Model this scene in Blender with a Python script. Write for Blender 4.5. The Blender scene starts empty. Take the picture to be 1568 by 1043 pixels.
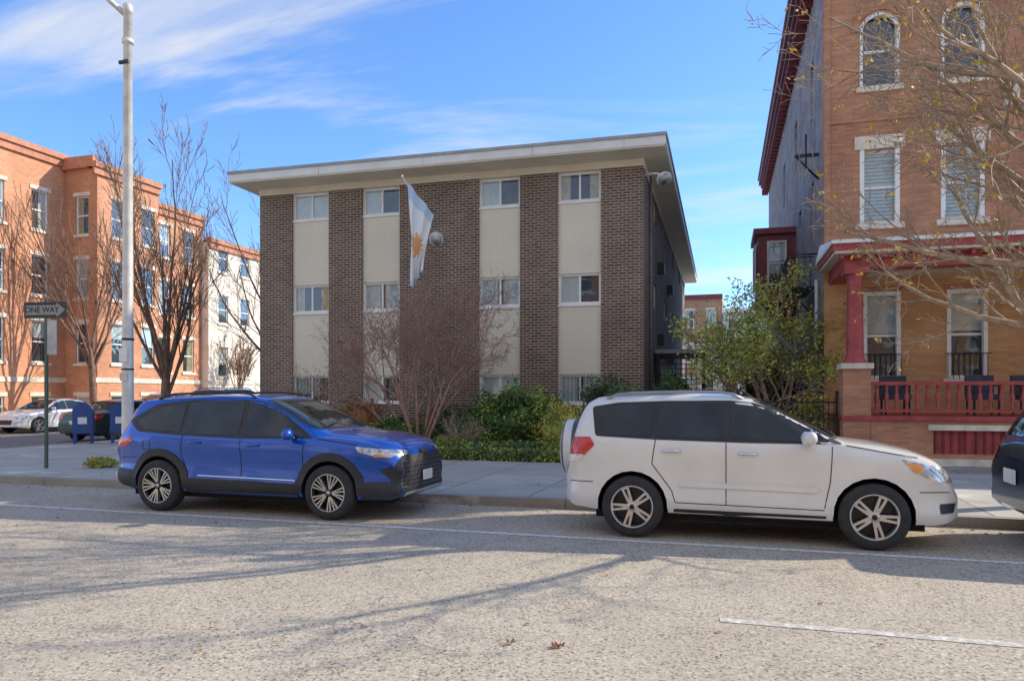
import bpy, bmesh, math, random
import numpy as np
from mathutils import Vector, Matrix
from mathutils.bvhtree import BVHTree
random.seed(7); rng=np.random.default_rng(7)
scene=bpy.context.scene
R=math.radians
# ------------------------------------------------------------------ helpers
def link(o,parent=None):
    scene.collection.objects.link(o)
    if parent is not None: o.parent=parent
    return o
def empty(name,loc=(0,0,0),rz=0):
    e=bpy.data.objects.new(name,None); e.empty_display_size=.3
    e.location=loc; e.rotation_euler=(0,0,rz); return link(e)
class MB:
    def __init__(s): s.v=[];s.f=[];s.m=[];s.mats=[];s.s=[]
    def mi(s,m):
        if m not in s.mats: s.mats.append(m)
        return s.mats.index(m)
    def face(s,pts,mat,smooth=False):
        n=len(s.v); s.v.extend([tuple(p) for p in pts]); s.f.append(tuple(range(n,n+len(pts)))); s.m.append(s.mi(mat)); s.s.append(smooth)
    def mesh(s,vs,fs,mat,smooth=True):
        n=len(s.v); s.v.extend([tuple(p) for p in vs]); k=s.mi(mat)
        for f in fs: s.f.append(tuple(i+n for i in f)); s.m.append(k); s.s.append(smooth)
    def hexa(s,p,mat):
        s.mesh(p,[(0,3,2,1),(4,5,6,7),(0,1,5,4),(1,2,6,5),(2,3,7,6),(3,0,4,7)],mat,False)
    def box(s,x0,x1,y0,y1,z0,z1,mat):
        s.hexa([(x0,y0,z0),(x1,y0,z0),(x1,y1,z0),(x0,y1,z0),(x0,y0,z1),(x1,y0,z1),(x1,y1,z1),(x0,y1,z1)],mat)
    def tube(s,pts,rad,mat,n=8,cap=True):
        pts=[Vector(p) for p in pts]; vs=[];fs=[]
        prev=None
        for i,p in enumerate(pts):
            t=(pts[min(i+1,len(pts)-1)]-pts[max(i-1,0)]).normalized()
            if prev is None:
                a=t.orthogonal().normalized()
            else:
                a=(prev-t*prev.dot(t)); a=a.normalized() if a.length>1e-5 else t.orthogonal().normalized()
            prev=a; b=t.cross(a)
            r=rad[i] if hasattr(rad,'__len__') else rad
            for k in range(n):
                an=2*math.pi*k/n; vs.append(p+(a*math.cos(an)+b*math.sin(an))*r)
        for i in range(len(pts)-1):
            for k in range(n):
                k2=(k+1)%n; fs.append((i*n+k,i*n+k2,(i+1)*n+k2,(i+1)*n+k))
        if cap:
            fs.append(tuple(range(n-1,-1,-1))); fs.append(tuple((len(pts)-1)*n+k for k in range(n)))
        s.mesh(vs,fs,mat,True)
    def lathe(s,c,prof,mat,n=16,axis='Z',smooth=True):
        vs=[];fs=[]
        for r,h in prof:
            for k in range(n):
                a=2*math.pi*k/n
                if axis=='Z': vs.append((c[0]+r*math.cos(a),c[1]+r*math.sin(a),c[2]+h))
                elif axis=='Y': vs.append((c[0]+r*math.cos(a),c[1]+h,c[2]+r*math.sin(a)))
                else: vs.append((c[0]+h,c[1]+r*math.cos(a),c[2]+r*math.sin(a)))
        for i in range(len(prof)-1):
            for k in range(n):
                k2=(k+1)%n; fs.append((i*n+k,i*n+k2,(i+1)*n+k2,(i+1)*n+k))
        s.mesh(vs,fs,mat,smooth)
    def done(s,name,parent=None,bevel=0,loc=None,rot=None):
        me=bpy.data.meshes.new(name); me.from_pydata(s.v,[],s.f)
        for m in s.mats: me.materials.append(m)
        me.polygons.foreach_set('material_index',s.m); me.polygons.foreach_set('use_smooth',s.s); me.update()
        o=bpy.data.objects.new(name,me); link(o,parent)
        if loc: o.location=loc
        if rot: o.rotation_euler=rot
        if bevel:
            b=o.modifiers.new('bevel','BEVEL'); b.width=bevel; b.segments=2; b.limit_method='ANGLE'
        return o
class Fr:
    def __init__(s,o,u,n): s.o=Vector(o); s.u=Vector(u); s.n=Vector(n)
    def p(s,a,d,z): q=s.o+s.u*a+s.n*d; return (q.x,q.y,s.o.z+z)
    def box(s,mb,a0,a1,d0,d1,z0,z1,mat):
        P=s.p; mb.hexa([P(a0,d0,z0),P(a1,d0,z0),P(a1,d1,z0),P(a0,d1,z0),P(a0,d0,z1),P(a1,d0,z1),P(a1,d1,z1),P(a0,d1,z1)],mat)
def wall(mb,fr,a0,a1,z0,z1,ops,dep,mat,rev=None):
    rev=rev or mat
    A=sorted(set([a0,a1]+[o[0] for o in ops]+[o[1] for o in ops])); Z=sorted(set([z0,z1]+[o[2] for o in ops]+[o[3] for o in ops]))
    P=fr.p
    for i in range(len(A)-1):
        for j in range(len(Z)-1):
            ca=(A[i]+A[i+1])/2; cz=(Z[j]+Z[j+1])/2
            if any(o[0]<ca<o[1] and o[2]<cz<o[3] for o in ops): continue
            mb.face([P(A[i],0,Z[j]),P(A[i+1],0,Z[j]),P(A[i+1],0,Z[j+1]),P(A[i],0,Z[j+1])],mat)
    for o in ops:
        a,b,c,d=o[:4]
        mb.face([P(a,0,c),P(a,dep,c),P(a,dep,d),P(a,0,d)],rev); mb.face([P(b,0,c),P(b,dep,c),P(b,dep,d),P(b,0,d)],rev)
        mb.face([P(a,0,c),P(b,0,c),P(b,dep,c),P(a,dep,c)],rev); mb.face([P(a,0,d),P(b,0,d),P(b,dep,d),P(a,dep,d)],rev)
# ------------------------------------------------------------------ materials
def nodes(name):
    m=bpy.data.materials.new(name); m.use_nodes=True; nt=m.node_tree
    return m,nt.nodes,nt.links,nt.nodes['Principled BSDF']
def mixc(N,L,fac,a,b,mode='MIX'):
    x=N.new('ShaderNodeMix'); x.data_type='RGBA'; x.blend_type=mode
    for idx,val in ((0,fac),(6,a),(7,b)):
        if isinstance(val,(int,float)): x.inputs[idx].default_value=val
        elif isinstance(val,tuple): x.inputs[idx].default_value=(*val[:3],1)
        else: L.new(val,x.inputs[idx])
    return x.outputs[2]
def noisef(N,L,scale,detail=3,lo=.35,hi=.65,coord=None,rough=.6):
    n=N.new('ShaderNodeTexNoise'); n.inputs['Scale'].default_value=scale; n.inputs['Detail'].default_value=detail; n.inputs['Roughness'].default_value=rough
    if coord is None:
        t=N.new('ShaderNodeTexCoord'); coord=t.outputs['Object']
    L.new(coord,n.inputs['Vector'])
    r=N.new('ShaderNodeMapRange'); r.inputs['From Min'].default_value=lo; r.inputs['From Max'].default_value=hi
    L.new(n.outputs['Fac'],r.inputs['Value']); return r.outputs[0]
def math_(N,L,op,a,b=None,c=None):
    x=N.new('ShaderNodeMath'); x.operation=op
    for i,v in enumerate((a,b,c)):
        if v is None: continue
        if isinstance(v,(int,float)): x.inputs[i].default_value=v
        else: L.new(v,x.inputs[i])
    return x.outputs[0]
def bump(N,L,b,h,st=.3,dist=.01):
    x=N.new('ShaderNodeBump'); x.inputs['Strength'].default_value=st; x.inputs['Distance'].default_value=dist
    L.new(h,x.inputs['Height']); L.new(x.outputs[0],b.inputs['Normal'])
def pm(name,col,rough=.6,metal=0,var=.15,vs=3.,bst=0,bs=60,coat=0,spec=.5):
    m,N,L,b=nodes(name)
    b.inputs['Roughness'].default_value=rough; b.inputs['Metallic'].default_value=metal
    b.inputs['Coat Weight'].default_value=coat; b.inputs['Coat Roughness'].default_value=.03
    b.inputs['Specular IOR Level'].default_value=spec
    if var>0:
        f=noisef(N,L,vs); lo=tuple(c*(1-var) for c in col); hi=tuple(min(1,c*(1+var)) for c in col)
        L.new(mixc(N,L,f,lo,hi),b.inputs['Base Color'])
    else: b.inputs['Base Color'].default_value=(*col,1)
    if bst: bump(N,L,b,noisef(N,L,bs),bst)
    return m
def brickmat(name,c1,c2,mortar,bw=.21,bh=.075,ms=.012,var=.2,vs=1.2,rough=.85,bst=.5,stain=None,bias=0.):
    m,N,L,b=nodes(name); b.inputs['Roughness'].default_value=rough
    t=N.new('ShaderNodeTexCoord'); sp=N.new('ShaderNodeSeparateXYZ'); L.new(t.outputs['Object'],sp.inputs[0])
    cb=N.new('ShaderNodeCombineXYZ'); L.new(math_(N,L,'ADD',sp.outputs[0],sp.outputs[1]),cb.inputs[0]); L.new(sp.outputs[2],cb.inputs[1])
    br=N.new('ShaderNodeTexBrick'); L.new(cb.outputs[0],br.inputs['Vector'])
    br.inputs['Scale'].default_value=1; br.inputs['Brick Width'].default_value=bw; br.inputs['Row Height'].default_value=bh
    br.inputs['Mortar Size'].default_value=ms; br.inputs['Mortar Smooth'].default_value=.2; br.inputs['Bias'].default_value=bias
    br.inputs['Color1'].default_value=(*c1,1); br.inputs['Color2'].default_value=(*c2,1); br.inputs['Mortar'].default_value=(*mortar,1)
    f=noisef(N,L,vs,4,.3,.7)
    g=N.new('ShaderNodeMapRange'); g.inputs['To Min'].default_value=1-var; g.inputs['To Max'].default_value=1+var; L.new(f,g.inputs[0])
    cc=N.new('ShaderNodeCombineColor')
    for i in range(3): L.new(g.outputs[0],cc.inputs[i])
    out=mixc(N,L,1.,br.outputs['Color'],cc.outputs[0],'MULTIPLY')
    if stain:
        out=mixc(N,L,math_(N,L,'MULTIPLY',noisef(N,L,.6,4,.5,.7),stain[1]),out,stain[0])
    L.new(out,b.inputs['Base Color']); 
    bump(N,L,b,math_(N,L,'SUBTRACT',1.,br.outputs['Fac']),bst,.008)
    return m
def glassmat(name,tint=(.8,.87,.9),f0=.07):
    m=bpy.data.materials.new(name); m.use_nodes=True; N=m.node_tree.nodes; L=m.node_tree.links; N.clear()
    o=N.new('ShaderNodeOutputMaterial'); mx=N.new('ShaderNodeMixShader'); tr=N.new('ShaderNodeBsdfTransparent'); gl=N.new('ShaderNodeBsdfGlossy')
    tr.inputs[0].default_value=(*tint,1); gl.inputs['Roughness'].default_value=.02; gl.inputs[0].default_value=(.9,.96,1,1)
    lw=N.new('ShaderNodeLayerWeight'); lw.inputs[0].default_value=.35
    nz=noisef(N,L,1.3,2); bp=N.new('ShaderNodeBump'); bp.inputs['Strength'].default_value=.05; bp.inputs['Distance'].default_value=.02; L.new(nz,bp.inputs['Height']); L.new(bp.outputs[0],gl.inputs['Normal'])
    L.new(math_(N,L,'ADD',math_(N,L,'MULTIPLY',lw.outputs['Facing'],.5),f0),mx.inputs[0]); L.new(tr.outputs[0],mx.inputs[1]); L.new(gl.outputs[0],mx.inputs[2]); L.new(mx.outputs[0],o.inputs[0])
    return m
FRW=pm('white_frame',(.84,.83,.79),.45,var=.05)
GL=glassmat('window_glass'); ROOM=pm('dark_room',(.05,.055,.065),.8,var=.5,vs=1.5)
BL=pm('blinds',(.68,.67,.62),.8,var=.08,vs=6); BL2=pm('curtain',(.60,.47,.28),.85,var=.2,vs=8)
BROWN=brickmat('brown_brick',(.095,.058,.045),(.18,.112,.082),(.50,.41,.30),.22,.074,.0092,.2,.8,stain=((.18,.125,.095),.35))
PANEL=brickmat('painted_block_panel',(.76,.68,.53),(.78,.70,.55),(.67,.60,.47),.4,.1,.006,.05,.7,.7,.25)
CREAM=pm('cream_paint',(.78,.71,.56),.6,var=.06,vs=1.5); FASC=pm('fascia_metal',(.72,.71,.66),.45,var=.08,vs=1)
ROOFG=pm('roof_edge_grey',(.33,.34,.34),.6,var=.1)
SIDEB=brickmat('side_shaded_brick',(.12,.09,.08),(.18,.14,.125),(.36,.31,.26),.22,.074,.0092,.2,.6)  # greyed copy of the brown brick; the side wall's shade is in its colour
TANB=brickmat('orange_tan_roman_brick',(.44,.195,.105),(.58,.285,.165),(.42,.24,.15),.32,.055,.006,.2,.9,bst=.5,stain=((.32,.15,.095),.55))
TANP=brickmat('yellow_tan_brick',(.53,.28,.12),(.65,.37,.17),(.46,.28,.15),.30,.06,.006,.15,.9)
ORB=brickmat('orange_brick',(.58,.24,.12),(.72,.34,.18),(.60,.38,.25),.22,.08,.008,.16,.5,stain=((.46,.19,.11),.5))
STUC=brickmat('weathered_painted_side_brick',(.25,.20,.195),(.33,.275,.265),(.40,.35,.33),.22,.075,.008,.35,1.8,stain=((.20,.15,.14),.7))
STONE=pm('limestone',(.74,.66,.54),.8,var=.15,vs=4,bst=.2)
MAROON=pm('maroon_paint',(.20,.032,.038),.5,var=.2,vs=5); RED=pm('red_paint',(.40,.068,.068),.5,var=.2,vs=5)
IRON=pm('black_iron',(.018,.018,.02),.45,var=.2)
GREYM=pm('galvanised_steel',(.70,.67,.61),.5,.3,var=.12,vs=5,bst=.1,bs=30)
# ------------------------------------------------------------------ windows
def window(mb,fr,a0,a1,z0,z1,dep,style='hung',fw=.055,frame=None,cover=None):
    fm=frame or FRW
    B=lambda *q:fr.box(mb,*q)
    d0,d1=dep-.07,dep-.003
    B(a0,a0+fw,d0,d1,z0,z1,fm); B(a1-fw,a1,d0,d1,z0,z1,fm)
    B(a0+fw,a1-fw,d0,d1,z0,z0+fw,fm); B(a0+fw,a1-fw,d0,d1,z1-fw,z1,fm)
    am=(a0+a1)/2; zm=(z0+z1)/2
    if style=='slider': B(am-fw*.45,am+fw*.45,d0+.005,d1,z0+fw,z1-fw,fm)
    elif style=='hung': B(a0+fw,a1-fw,d0+.005,d1,zm-.035,zm+.03,fm)
    P=fr.p
    def q(d,x0,x1,y0,y1,m): mb.face([P(x0,d,y0),P(x1,d,y0),P(x1,d,y1),P(x0,d,y1)],m)
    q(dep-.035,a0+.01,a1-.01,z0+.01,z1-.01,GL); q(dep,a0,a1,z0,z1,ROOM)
    c=cover if cover is not None else random.choice(['full','top','side','none','half'])
    i0,i1,j0,j1=a0+fw*.8,a1-fw*.8,z0+fw*.8,z1-fw*.8
    d=dep-.012
    if c=='full': q(d,i0,i1,j0,j1,BL)
    if c=='top': q(d,i0,i1,j0+(j1-j0)*random.uniform(.35,.65),j1,BL)
    if c=='side': q(d,i0,i0+(i1-i0)*.25,j0,j1,BL2); q(d,i1-(i1-i0)*.25,i1,j0,j1,BL2)
    if c=='half':
        if random.random()<.5: q(d,i0,am,j0,j1,random.choice([BL,BL2]))
        else: q(d,am,i1,j0,j1,random.choice([BL,BL2]))
    if c=='louver':
        k=int((j1-j0)/.09)
        for i in range(k):
            y0=j0+(j1-j0)*i/k; y1=j0+(j1-j0)*(i+.92)/k
            mb.face([P(i0,d-.01,y0),P(i1,d-.01,y0),P(i1,d+.008,y1),P(i0,d+.008,y1)],BL)
    if c=='drape':
        k=7
        for i in range(k):
            x0=i0+(i1-i0)*i/k; x1=i0+(i1-i0)*(i+1)/k
            if i in (3,): continue
            mb.face([P(x0,d,j0),P((x0+x1)/2,d+.008,j0),P((x0+x1)/2,d+.008,j1),P(x0,d,j1)],BL); mb.face([P((x0+x1)/2,d+.008,j0),P(x1,d,j0),P(x1,d,j1),P((x0+x1)/2,d+.008,j1)],BL)
# ------------------------------------------------------------------ ground
def asphalt(name,dark,light,speck=.62):
    m,N,L,b=nodes(name); b.inputs['Roughness'].default_value=.9; b.inputs['Specular IOR Level'].default_value=.25
    t=N.new('ShaderNodeTexCoord'); oc=t.outputs['Object']
    v=N.new('ShaderNodeTexVoronoi'); v.inputs['Scale'].default_value=62; L.new(oc,v.inputs['Vector'])
    sc=N.new('ShaderNodeSeparateColor'); L.new(v.outputs['Color'],sc.inputs[0])
    fine=noisef(N,L,26,4,.3,.7,oc,.75)
    c=mixc(N,L,sc.outputs[0],dark,light)
    c=mixc(N,L,1-speck,c,mixc(N,L,fine,dark,light))
    c=mixc(N,L,math_(N,L,'MULTIPLY',math_(N,L,'GREATER_THAN',sc.outputs[1],.86),.75),c,tuple(x*.32 for x in dark))
    c=mixc(N,L,math_(N,L,'MULTIPLY',math_(N,L,'GREATER_THAN',sc.outputs[2],.94),.5),c,(.85,.80,.70))
    big=noisef(N,L,.35,4,.3,.7,oc); mid=noisef(N,L,2.2,4,.35,.65,oc)
    c=mixc(N,L,math_(N,L,'MULTIPLY',big,.35),c,tuple(x*.75 for x in dark))
    c=mixc(N,L,math_(N,L,'MULTIPLY',mid,.2),c,light)
    drip=noisef(N,L,1.1,5,.66,.74,oc,.7)
    c=mixc(N,L,math_(N,L,'MULTIPLY',drip,.45),c,tuple(x*.5 for x in dark))
    wn=N.new('ShaderNodeTexNoise'); wn.inputs['Scale'].default_value=1.6; wn.inputs['Detail'].default_value=4; L.new(oc,wn.inputs['Vector'])
    ad=N.new('ShaderNodeVectorMath'); ad.operation='MULTIPLY_ADD'; L.new(wn.outputs['Color'],ad.inputs[0]); ad.inputs[1].default_value=(.9,.9,.9); L.new(oc,ad.inputs[2])
    cv=N.new('ShaderNodeTexVoronoi'); cv.feature='DISTANCE_TO_EDGE'; cv.inputs['Scale'].default_value=.33; L.new(ad.outputs[0],cv.inputs['Vector'])
    cr=math_(N,L,'LESS_THAN',cv.outputs['Distance'],.0024)
    crm=math_(N,L,'MULTIPLY',cr,noisef(N,L,.5,2,.48,.62,oc))
    c=mixc(N,L,math_(N,L,'MULTIPLY',crm,.55),c,(.08,.065,.05))
    L.new(c,b.inputs['Base Color']); bump(N,L,b,math_(N,L,'ADD',fine,sc.outputs[0]),.5,.006)
    return m
ASPH=asphalt('asphalt',(.33,.27,.20),(.74,.635,.475)); ASPH2=asphalt('asphalt_side',(.15,.14,.13),(.30,.28,.26))
def concrete(name,c1,c2,jw=1.5,jh=1.5,joint=(.14,.13,.115)):
    m,N,L,b=nodes(name); b.inputs['Roughness'].default_value=.9
    t=N.new('ShaderNodeTexCoord'); oc=t.outputs['Object']
    br=N.new('ShaderNodeTexBrick'); L.new(oc,br.inputs['Vector']); br.offset=0; br.inputs['Scale'].default_value=1
    br.inputs['Brick Width'].default_value=jw; br.inputs['Row Height'].default_value=jh; br.inputs['Mortar Size'].default_value=.014
    br.inputs['Color1'].default_value=(*c1,1); br.inputs['Color2'].default_value=(*c2,1); br.inputs['Mortar'].default_value=(*joint,1)
    c=mixc(N,L,math_(N,L,'MULTIPLY',noisef(N,L,1.1,6,.4,.68,oc),.6),br.outputs['Color'],tuple(x*.6 for x in c1))
    c=mixc(N,L,math_(N,L,'MULTIPLY',noisef(N,L,.7,5,.56,.64,oc),.75),c,(.78,.74,.64))
    c=mixc(N,L,math_(N,L,'MULTIPLY',noisef(N,L,30,3,.4,.7,oc),.2),c,(.6,.56,.47))
    L.new(c,b.inputs['Base Color']); bump(N,L,b,noisef(N,L,25,3,coord=oc),.15)
    return m
SIDEW=concrete('sidewalk_concrete',(.55,.51,.43),(.45,.42,.36)); CURBM=concrete('curb_stone',(.38,.34,.28),(.30,.27,.225),2.4,5.)
GRASS=pm('ground_soil_grass',(.10,.10,.06),.95,var=.4,vs=.6)
CB=10.45; SX0,SX1=-29.7,-19.6
g=MB(); g.box(-400,400,-400,500,-.6,-.03,GRASS); g.done('ground')
g=MB(); g.face([(-300,-4.2,0),(300,-4.2,0),(300,CB,0),(-300,CB,0)],ASPH); g.done('main_road')
g=MB(); g.face([(SX0,CB,0.0),(SX1,CB,0.0),(SX1,260,0),(SX0,260,0)],ASPH2); g.done('side_street_road')
def slab(name,poly,z0,z1,mat):
    m=MB(); n=len(poly); m.face([(x,y,z1) for x,y in poly],mat)
    for i in range(n):
        a=poly[i];b_=poly[(i+1)%n]; m.face([(a[0],a[1],z0),(b_[0],b_[1],z0),(b_[0],b_[1],z1),(a[0],a[1],z1)],mat)
    return m.done(name)
def arcp(cx,cy,r,a0,a1,n=8): return [(cx+r*math.cos(R(a0+(a1-a0)*i/n)),cy+r*math.sin(R(a0+(a1-a0)*i/n))) for i in range(n+1)]
CW=.17
c_out=arcp(SX1+3,CB+3,3,180,270); c_in=arcp(SX1+3,CB+3,3-CW,180,270)
slab('curb',c_out+[(200,CB),(200,CB+CW)]+c_in[::-1]+[(SX1+CW,200),(SX1,200)],-.02,.13,CURBM)
slab('sidewalk',c_in+[(200,CB+CW),(200,16.05),(SX1+4.3,16.05),(SX1+4.3,200),(SX1+CW,200)],-.02,.126,SIDEW)
slab('lot_pavement',[(SX1+4.3,16.05),(200,16.05),(200,120),(SX1+4.3,120)],-.02,.122,concrete('lot_concrete',(.33,.31,.28),(.30,.29,.26),2,2))
slab('curb',[(SX0,CB),(SX0,200),(SX0-CW,200),(SX0-CW,CB+CW),(-200,CB+CW),(-200,CB)],-.02,.13,CURBM)
slab('sidewalk',[(SX0-CW,CB+CW),(SX0-CW,200),(-40,200),(-40,CB+5),(-200,CB+5),(-200,CB+CW)],-.02,.126,SIDEW)
slab('curb',[(-200,-4.2-CW),(200,-4.2-CW),(200,-4.2),(-200,-4.2)],-.02,.13,CURBM)
slab('sidewalk',[(-200,-10),(200,-10),(200,-4.2-CW),(-200,-4.2-CW)],-.02,.126,SIDEW)
def paint(name,wear,base=(.5,.44,.35)):
    m,N,L,b=nodes(name); b.inputs['Roughness'].default_value=.8
    t=N.new('ShaderNodeTexCoord')
    f=noisef(N,L,14,6,wear-.08,wear+.08,t.outputs['Object'],.8)
    L.new(mixc(N,L,f,base,(.88,.85,.78)),b.inputs['Base Color']); return m
PT=paint('worn_road_paint',.46); PT2=paint('worn_lane_paint',.54)
g=MB(); g.face([(-200,8.36,.004),(200,8.36,.004),(200,8.46,.004),(-200,8.46,.004)],PT)
for k in range(-12,16):
    x0=-.15+k*12.2; g.face([(x0,5.62,.004),(x0+3.05,5.62,.004),(x0+3.05,5.72,.004),(x0,5.72,.004)],PT2)
g.done('road_marking')
# ------------------------------------------------------------------ brown apartment building
apt=empty('apartment_building',(-2.49,20.05,0),R(1.4))
W0=-11.64; DEP=23.
F=Fr((0,0,0),(1,0,0),(0,1,0))
m=MB()
cols=[(-10.53,-9.29),(-8.20,-7.00),(-4.59,-3.387),(-2.316,-1.132)]
piers=[(W0,-10.53),(-9.29,-8.20),(-7.0,-4.59),(-3.387,-2.316),(-1.132,0)]
for a,b in piers: m.box(a,b,0,.3,.05,7.67,BROWN)
for a,b in cols: m.box(a,b,.003,.3,.05,1.33,BROWN)
FS=Fr((0,0,0),(0,1,0),(-1,0,0))
sops=[]
for y in (3.2,7.4,12.2,17.,21.):
    for z in (1.5,4.25,6.95): sops.append((y,y+.9,z,z+.8))
wall(m,FS,.3,DEP,.05,7.85,sops,.12,SIDEB)
m.box(W0,W0+.02,.3,DEP,.05,7.85,BROWN); m.box(W0,0,DEP,DEP+.02,.05,7.85,BROWN)
m.done('brick_walls',apt)
m=MB()
FC=Fr((0,.07,0),(1,0,0),(0,1,0))
cvl=[['none','half','full','drape'],['side','drape','drape','half'],['full','half','half','side']]
for ci,(a,b) in enumerate(cols):
    ops=[(a+.01,b-.01,1.37,2.16),(a+.01,b-.01,4.07,4.90),(a+.01,b-.01,6.87,7.66)]
    wall(m,FC,a,b,1.33,7.67,ops,.12,PANEL)
m.done('panel_strips',apt)
m=MB()
for ci,(a,b) in enumerate(cols):
    for fi,(z0,z1) in enumerate([(1.37,2.16),(4.07,4.90),(6.87,7.66)]):
        window(m,FC,a+.01,b-.01,z0,z1,.12,'slider',.06,cover=cvl[fi][ci])
        FC.box(m,a+.0,b-.0,-.035,.05,z0-.06,z0-.002,FRW)
for (a,b,z0,z1) in sops:
    window(m,FS,a,b,z0,z1,.12,'slider',.05)
m.done('windows',apt)
m=MB()
m.box(W0-.01,.01,-.03,.28,7.672,7.86,CREAM)
m.box(.012,.03,0,DEP,7.6,7.86,CREAM)
m.box(W0-.42,.62,-.9,DEP+.5,7.862,7.9,CREAM)
m.box(W0-.45,.65,-.93,DEP+.53,7.9,8.12,FASC)
m.box(W0-.48,.68,-.96,DEP+.56,8.12,8.2,ROOFG)
for x in (-9.1,-5.9,-2.8,-.4): m.box(x,x+.012,-.934,-.93,7.9,8.12,ROOFG)
m.done('flat_roof',apt)
m=MB()
for a,b in (cols[0],cols[3]):
    x=a+.06
    while x<b: m.tube([(x,.03,1.38),(x,.03,2.15)],.008,IRON,4); x+=.11
m.done('window_bars',apt)
def dish(mb,p,d,mat):
    p=Vector(p);d=Vector(d).normalized()
    prof=[(.03,-.16),(.06,-.14),(.1,-.06),(.2,.0),(.21,.02),(.18,.02),(.05,-.03)]
    pts=[p+d*h for r,h in prof]; mb.tube(pts,[r for r,h in prof],mat,16)
m=MB(); LAMPW=pm('lamp_white',(.82,.81,.76),.35,var=.05)
dish(m,(-5.68,-.45,5.95),(.0,-.8,-.35),LAMPW); m.tube([(-5.68,0,6.15),(-5.68,-.4,6.03)],.025,LAMPW)
dish(m,(.55,-.15,7.25),(.3,-.6,-.7),LAMPW); m.tube([(0.02,.1,7.45),(.3,0,7.45),(.5,-.1,7.35)],.025,LAMPW)
for y,z in ((4.5,5.5),(9,5.4),(4.6,3.2),(9.5,2.8)): m.box(.003,.22,y,y+.3,z,z+.35,IRON)
m.tube([(.06,1.5,.1),(.06,1.5,7.8)],.04,SIDEB,6)
m.done('wall_lamps_and_fixtures',apt)
m=MB()
m.box(.05,1.55,3.0,5.2,2.85,2.97,ROOFG); m.box(.1,1.5,3.05,5.15,2.78,2.85,IRON)
for i in range(9):
    x=.18+i*.155; m.box(x,x+.025,3.1,3.13,.3,2.78,IRON)
for j in range(16):
    z=.35+j*.155; m.box(.15,1.45,3.135,3.15,z,z+.025,IRON)
m.box(.1,.17,3.08,3.18,.1,2.8,IRON); m.box(1.44,1.52,3.08,3.18,.1,2.8,IRON); m.box(1.44,1.5,3.2,5.1,.1,2.8,IRON)
m.done('entrance_canopy',apt)
# ------------------------------------------------------------------ flag
fl=empty('flag',(-8.29,19.88,6.0))
m=MB(); tip=Vector((-.36,-1.6,1.42)); m.tube([(0,0,0),tip],[.02,.014],GREYM,8); m.lathe(tip,[(0,-.04),(.04,0),(0,.04)],GREYM,8); m.box(-.06,.06,-.06,0,-.1,.1,IRON); m.done('flag_pole',fl)
fm_,N,L,b=nodes('flag_cloth'); b.inputs['Roughness'].default_value=.75
uv=N.new('ShaderNodeUVMap'); sp=N.new('ShaderNodeSeparateXYZ'); L.new(uv.outputs[0],sp.inputs[0])
dx=math_(N,L,'SUBTRACT',sp.outputs[0],.45); dz=math_(N,L,'MULTIPLY',math_(N,L,'SUBTRACT',sp.outputs[1],.42),2.4)
rr=math_(N,L,'SQRT',math_(N,L,'ADD',math_(N,L,'MULTIPLY',dx,dx),math_(N,L,'MULTIPLY',dz,dz)))
th=math_(N,L,'ARCTAN2',dz,dx); ray=math_(N,L,'MULTIPLY_ADD',math_(N,L,'SINE',math_(N,L,'MULTIPLY',th,12)),.08,.3)
sun=math_(N,L,'LESS_THAN',rr,ray)
st=math_(N,L,'GREATER_THAN',math_(N,L,'ABSOLUTE',math_(N,L,'SUBTRACT',sp.outputs[1],.45)),.4)
c=mixc(N,L,math_(N,L,'MULTIPLY',st,.7),(.86,.85,.82),(.42,.58,.74)); c=mixc(N,L,sun,c,(.80,.42,.16)); L.new(c,b.inputs['Base Color'])
me=bpy.data.meshes.new('flag_cloth'); nu,nv=18,24; vs=[];uvs=[]
dirw=(-tip).normalized()
for j in range(nv+1):
    v=j/nv
    for i in range(nu+1):
        u=i/nu; top=tip+dirw*(.2+u*1.1); ln=2.85-1.6*u*.75
        p=top.copy(); p.z-=v*ln
        pull=1-.55*v**.8
        p.x=tip.x+.06+(top.x-tip.x)*pull+.07*math.sin(u*12+v*1.6)*(.3+.7*v)+.24*u*(1-.6*v)+.14*v; p.y=tip.y+(top.y-tip.y)*pull+.13*math.sin(u*15+v*3)*(.2+.8*v)
        vs.append(p); uvs.append((u,1-v))
fs=[(j*(nu+1)+i,j*(nu+1)+i+1,(j+1)*(nu+1)+i+1,(j+1)*(nu+1)+i) for j in range(nv) for i in range(nu)]
me.from_pydata(vs,[],fs); me.materials.append(fm_); ul=me.uv_layers.new(name='UVMap')
for lp in me.loops: ul.data[lp.index].uv=uvs[lp.vertex_index]
for p in me.polygons: p.use_smooth=True
link(bpy.data.objects.new('cloth',me),fl)
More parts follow.
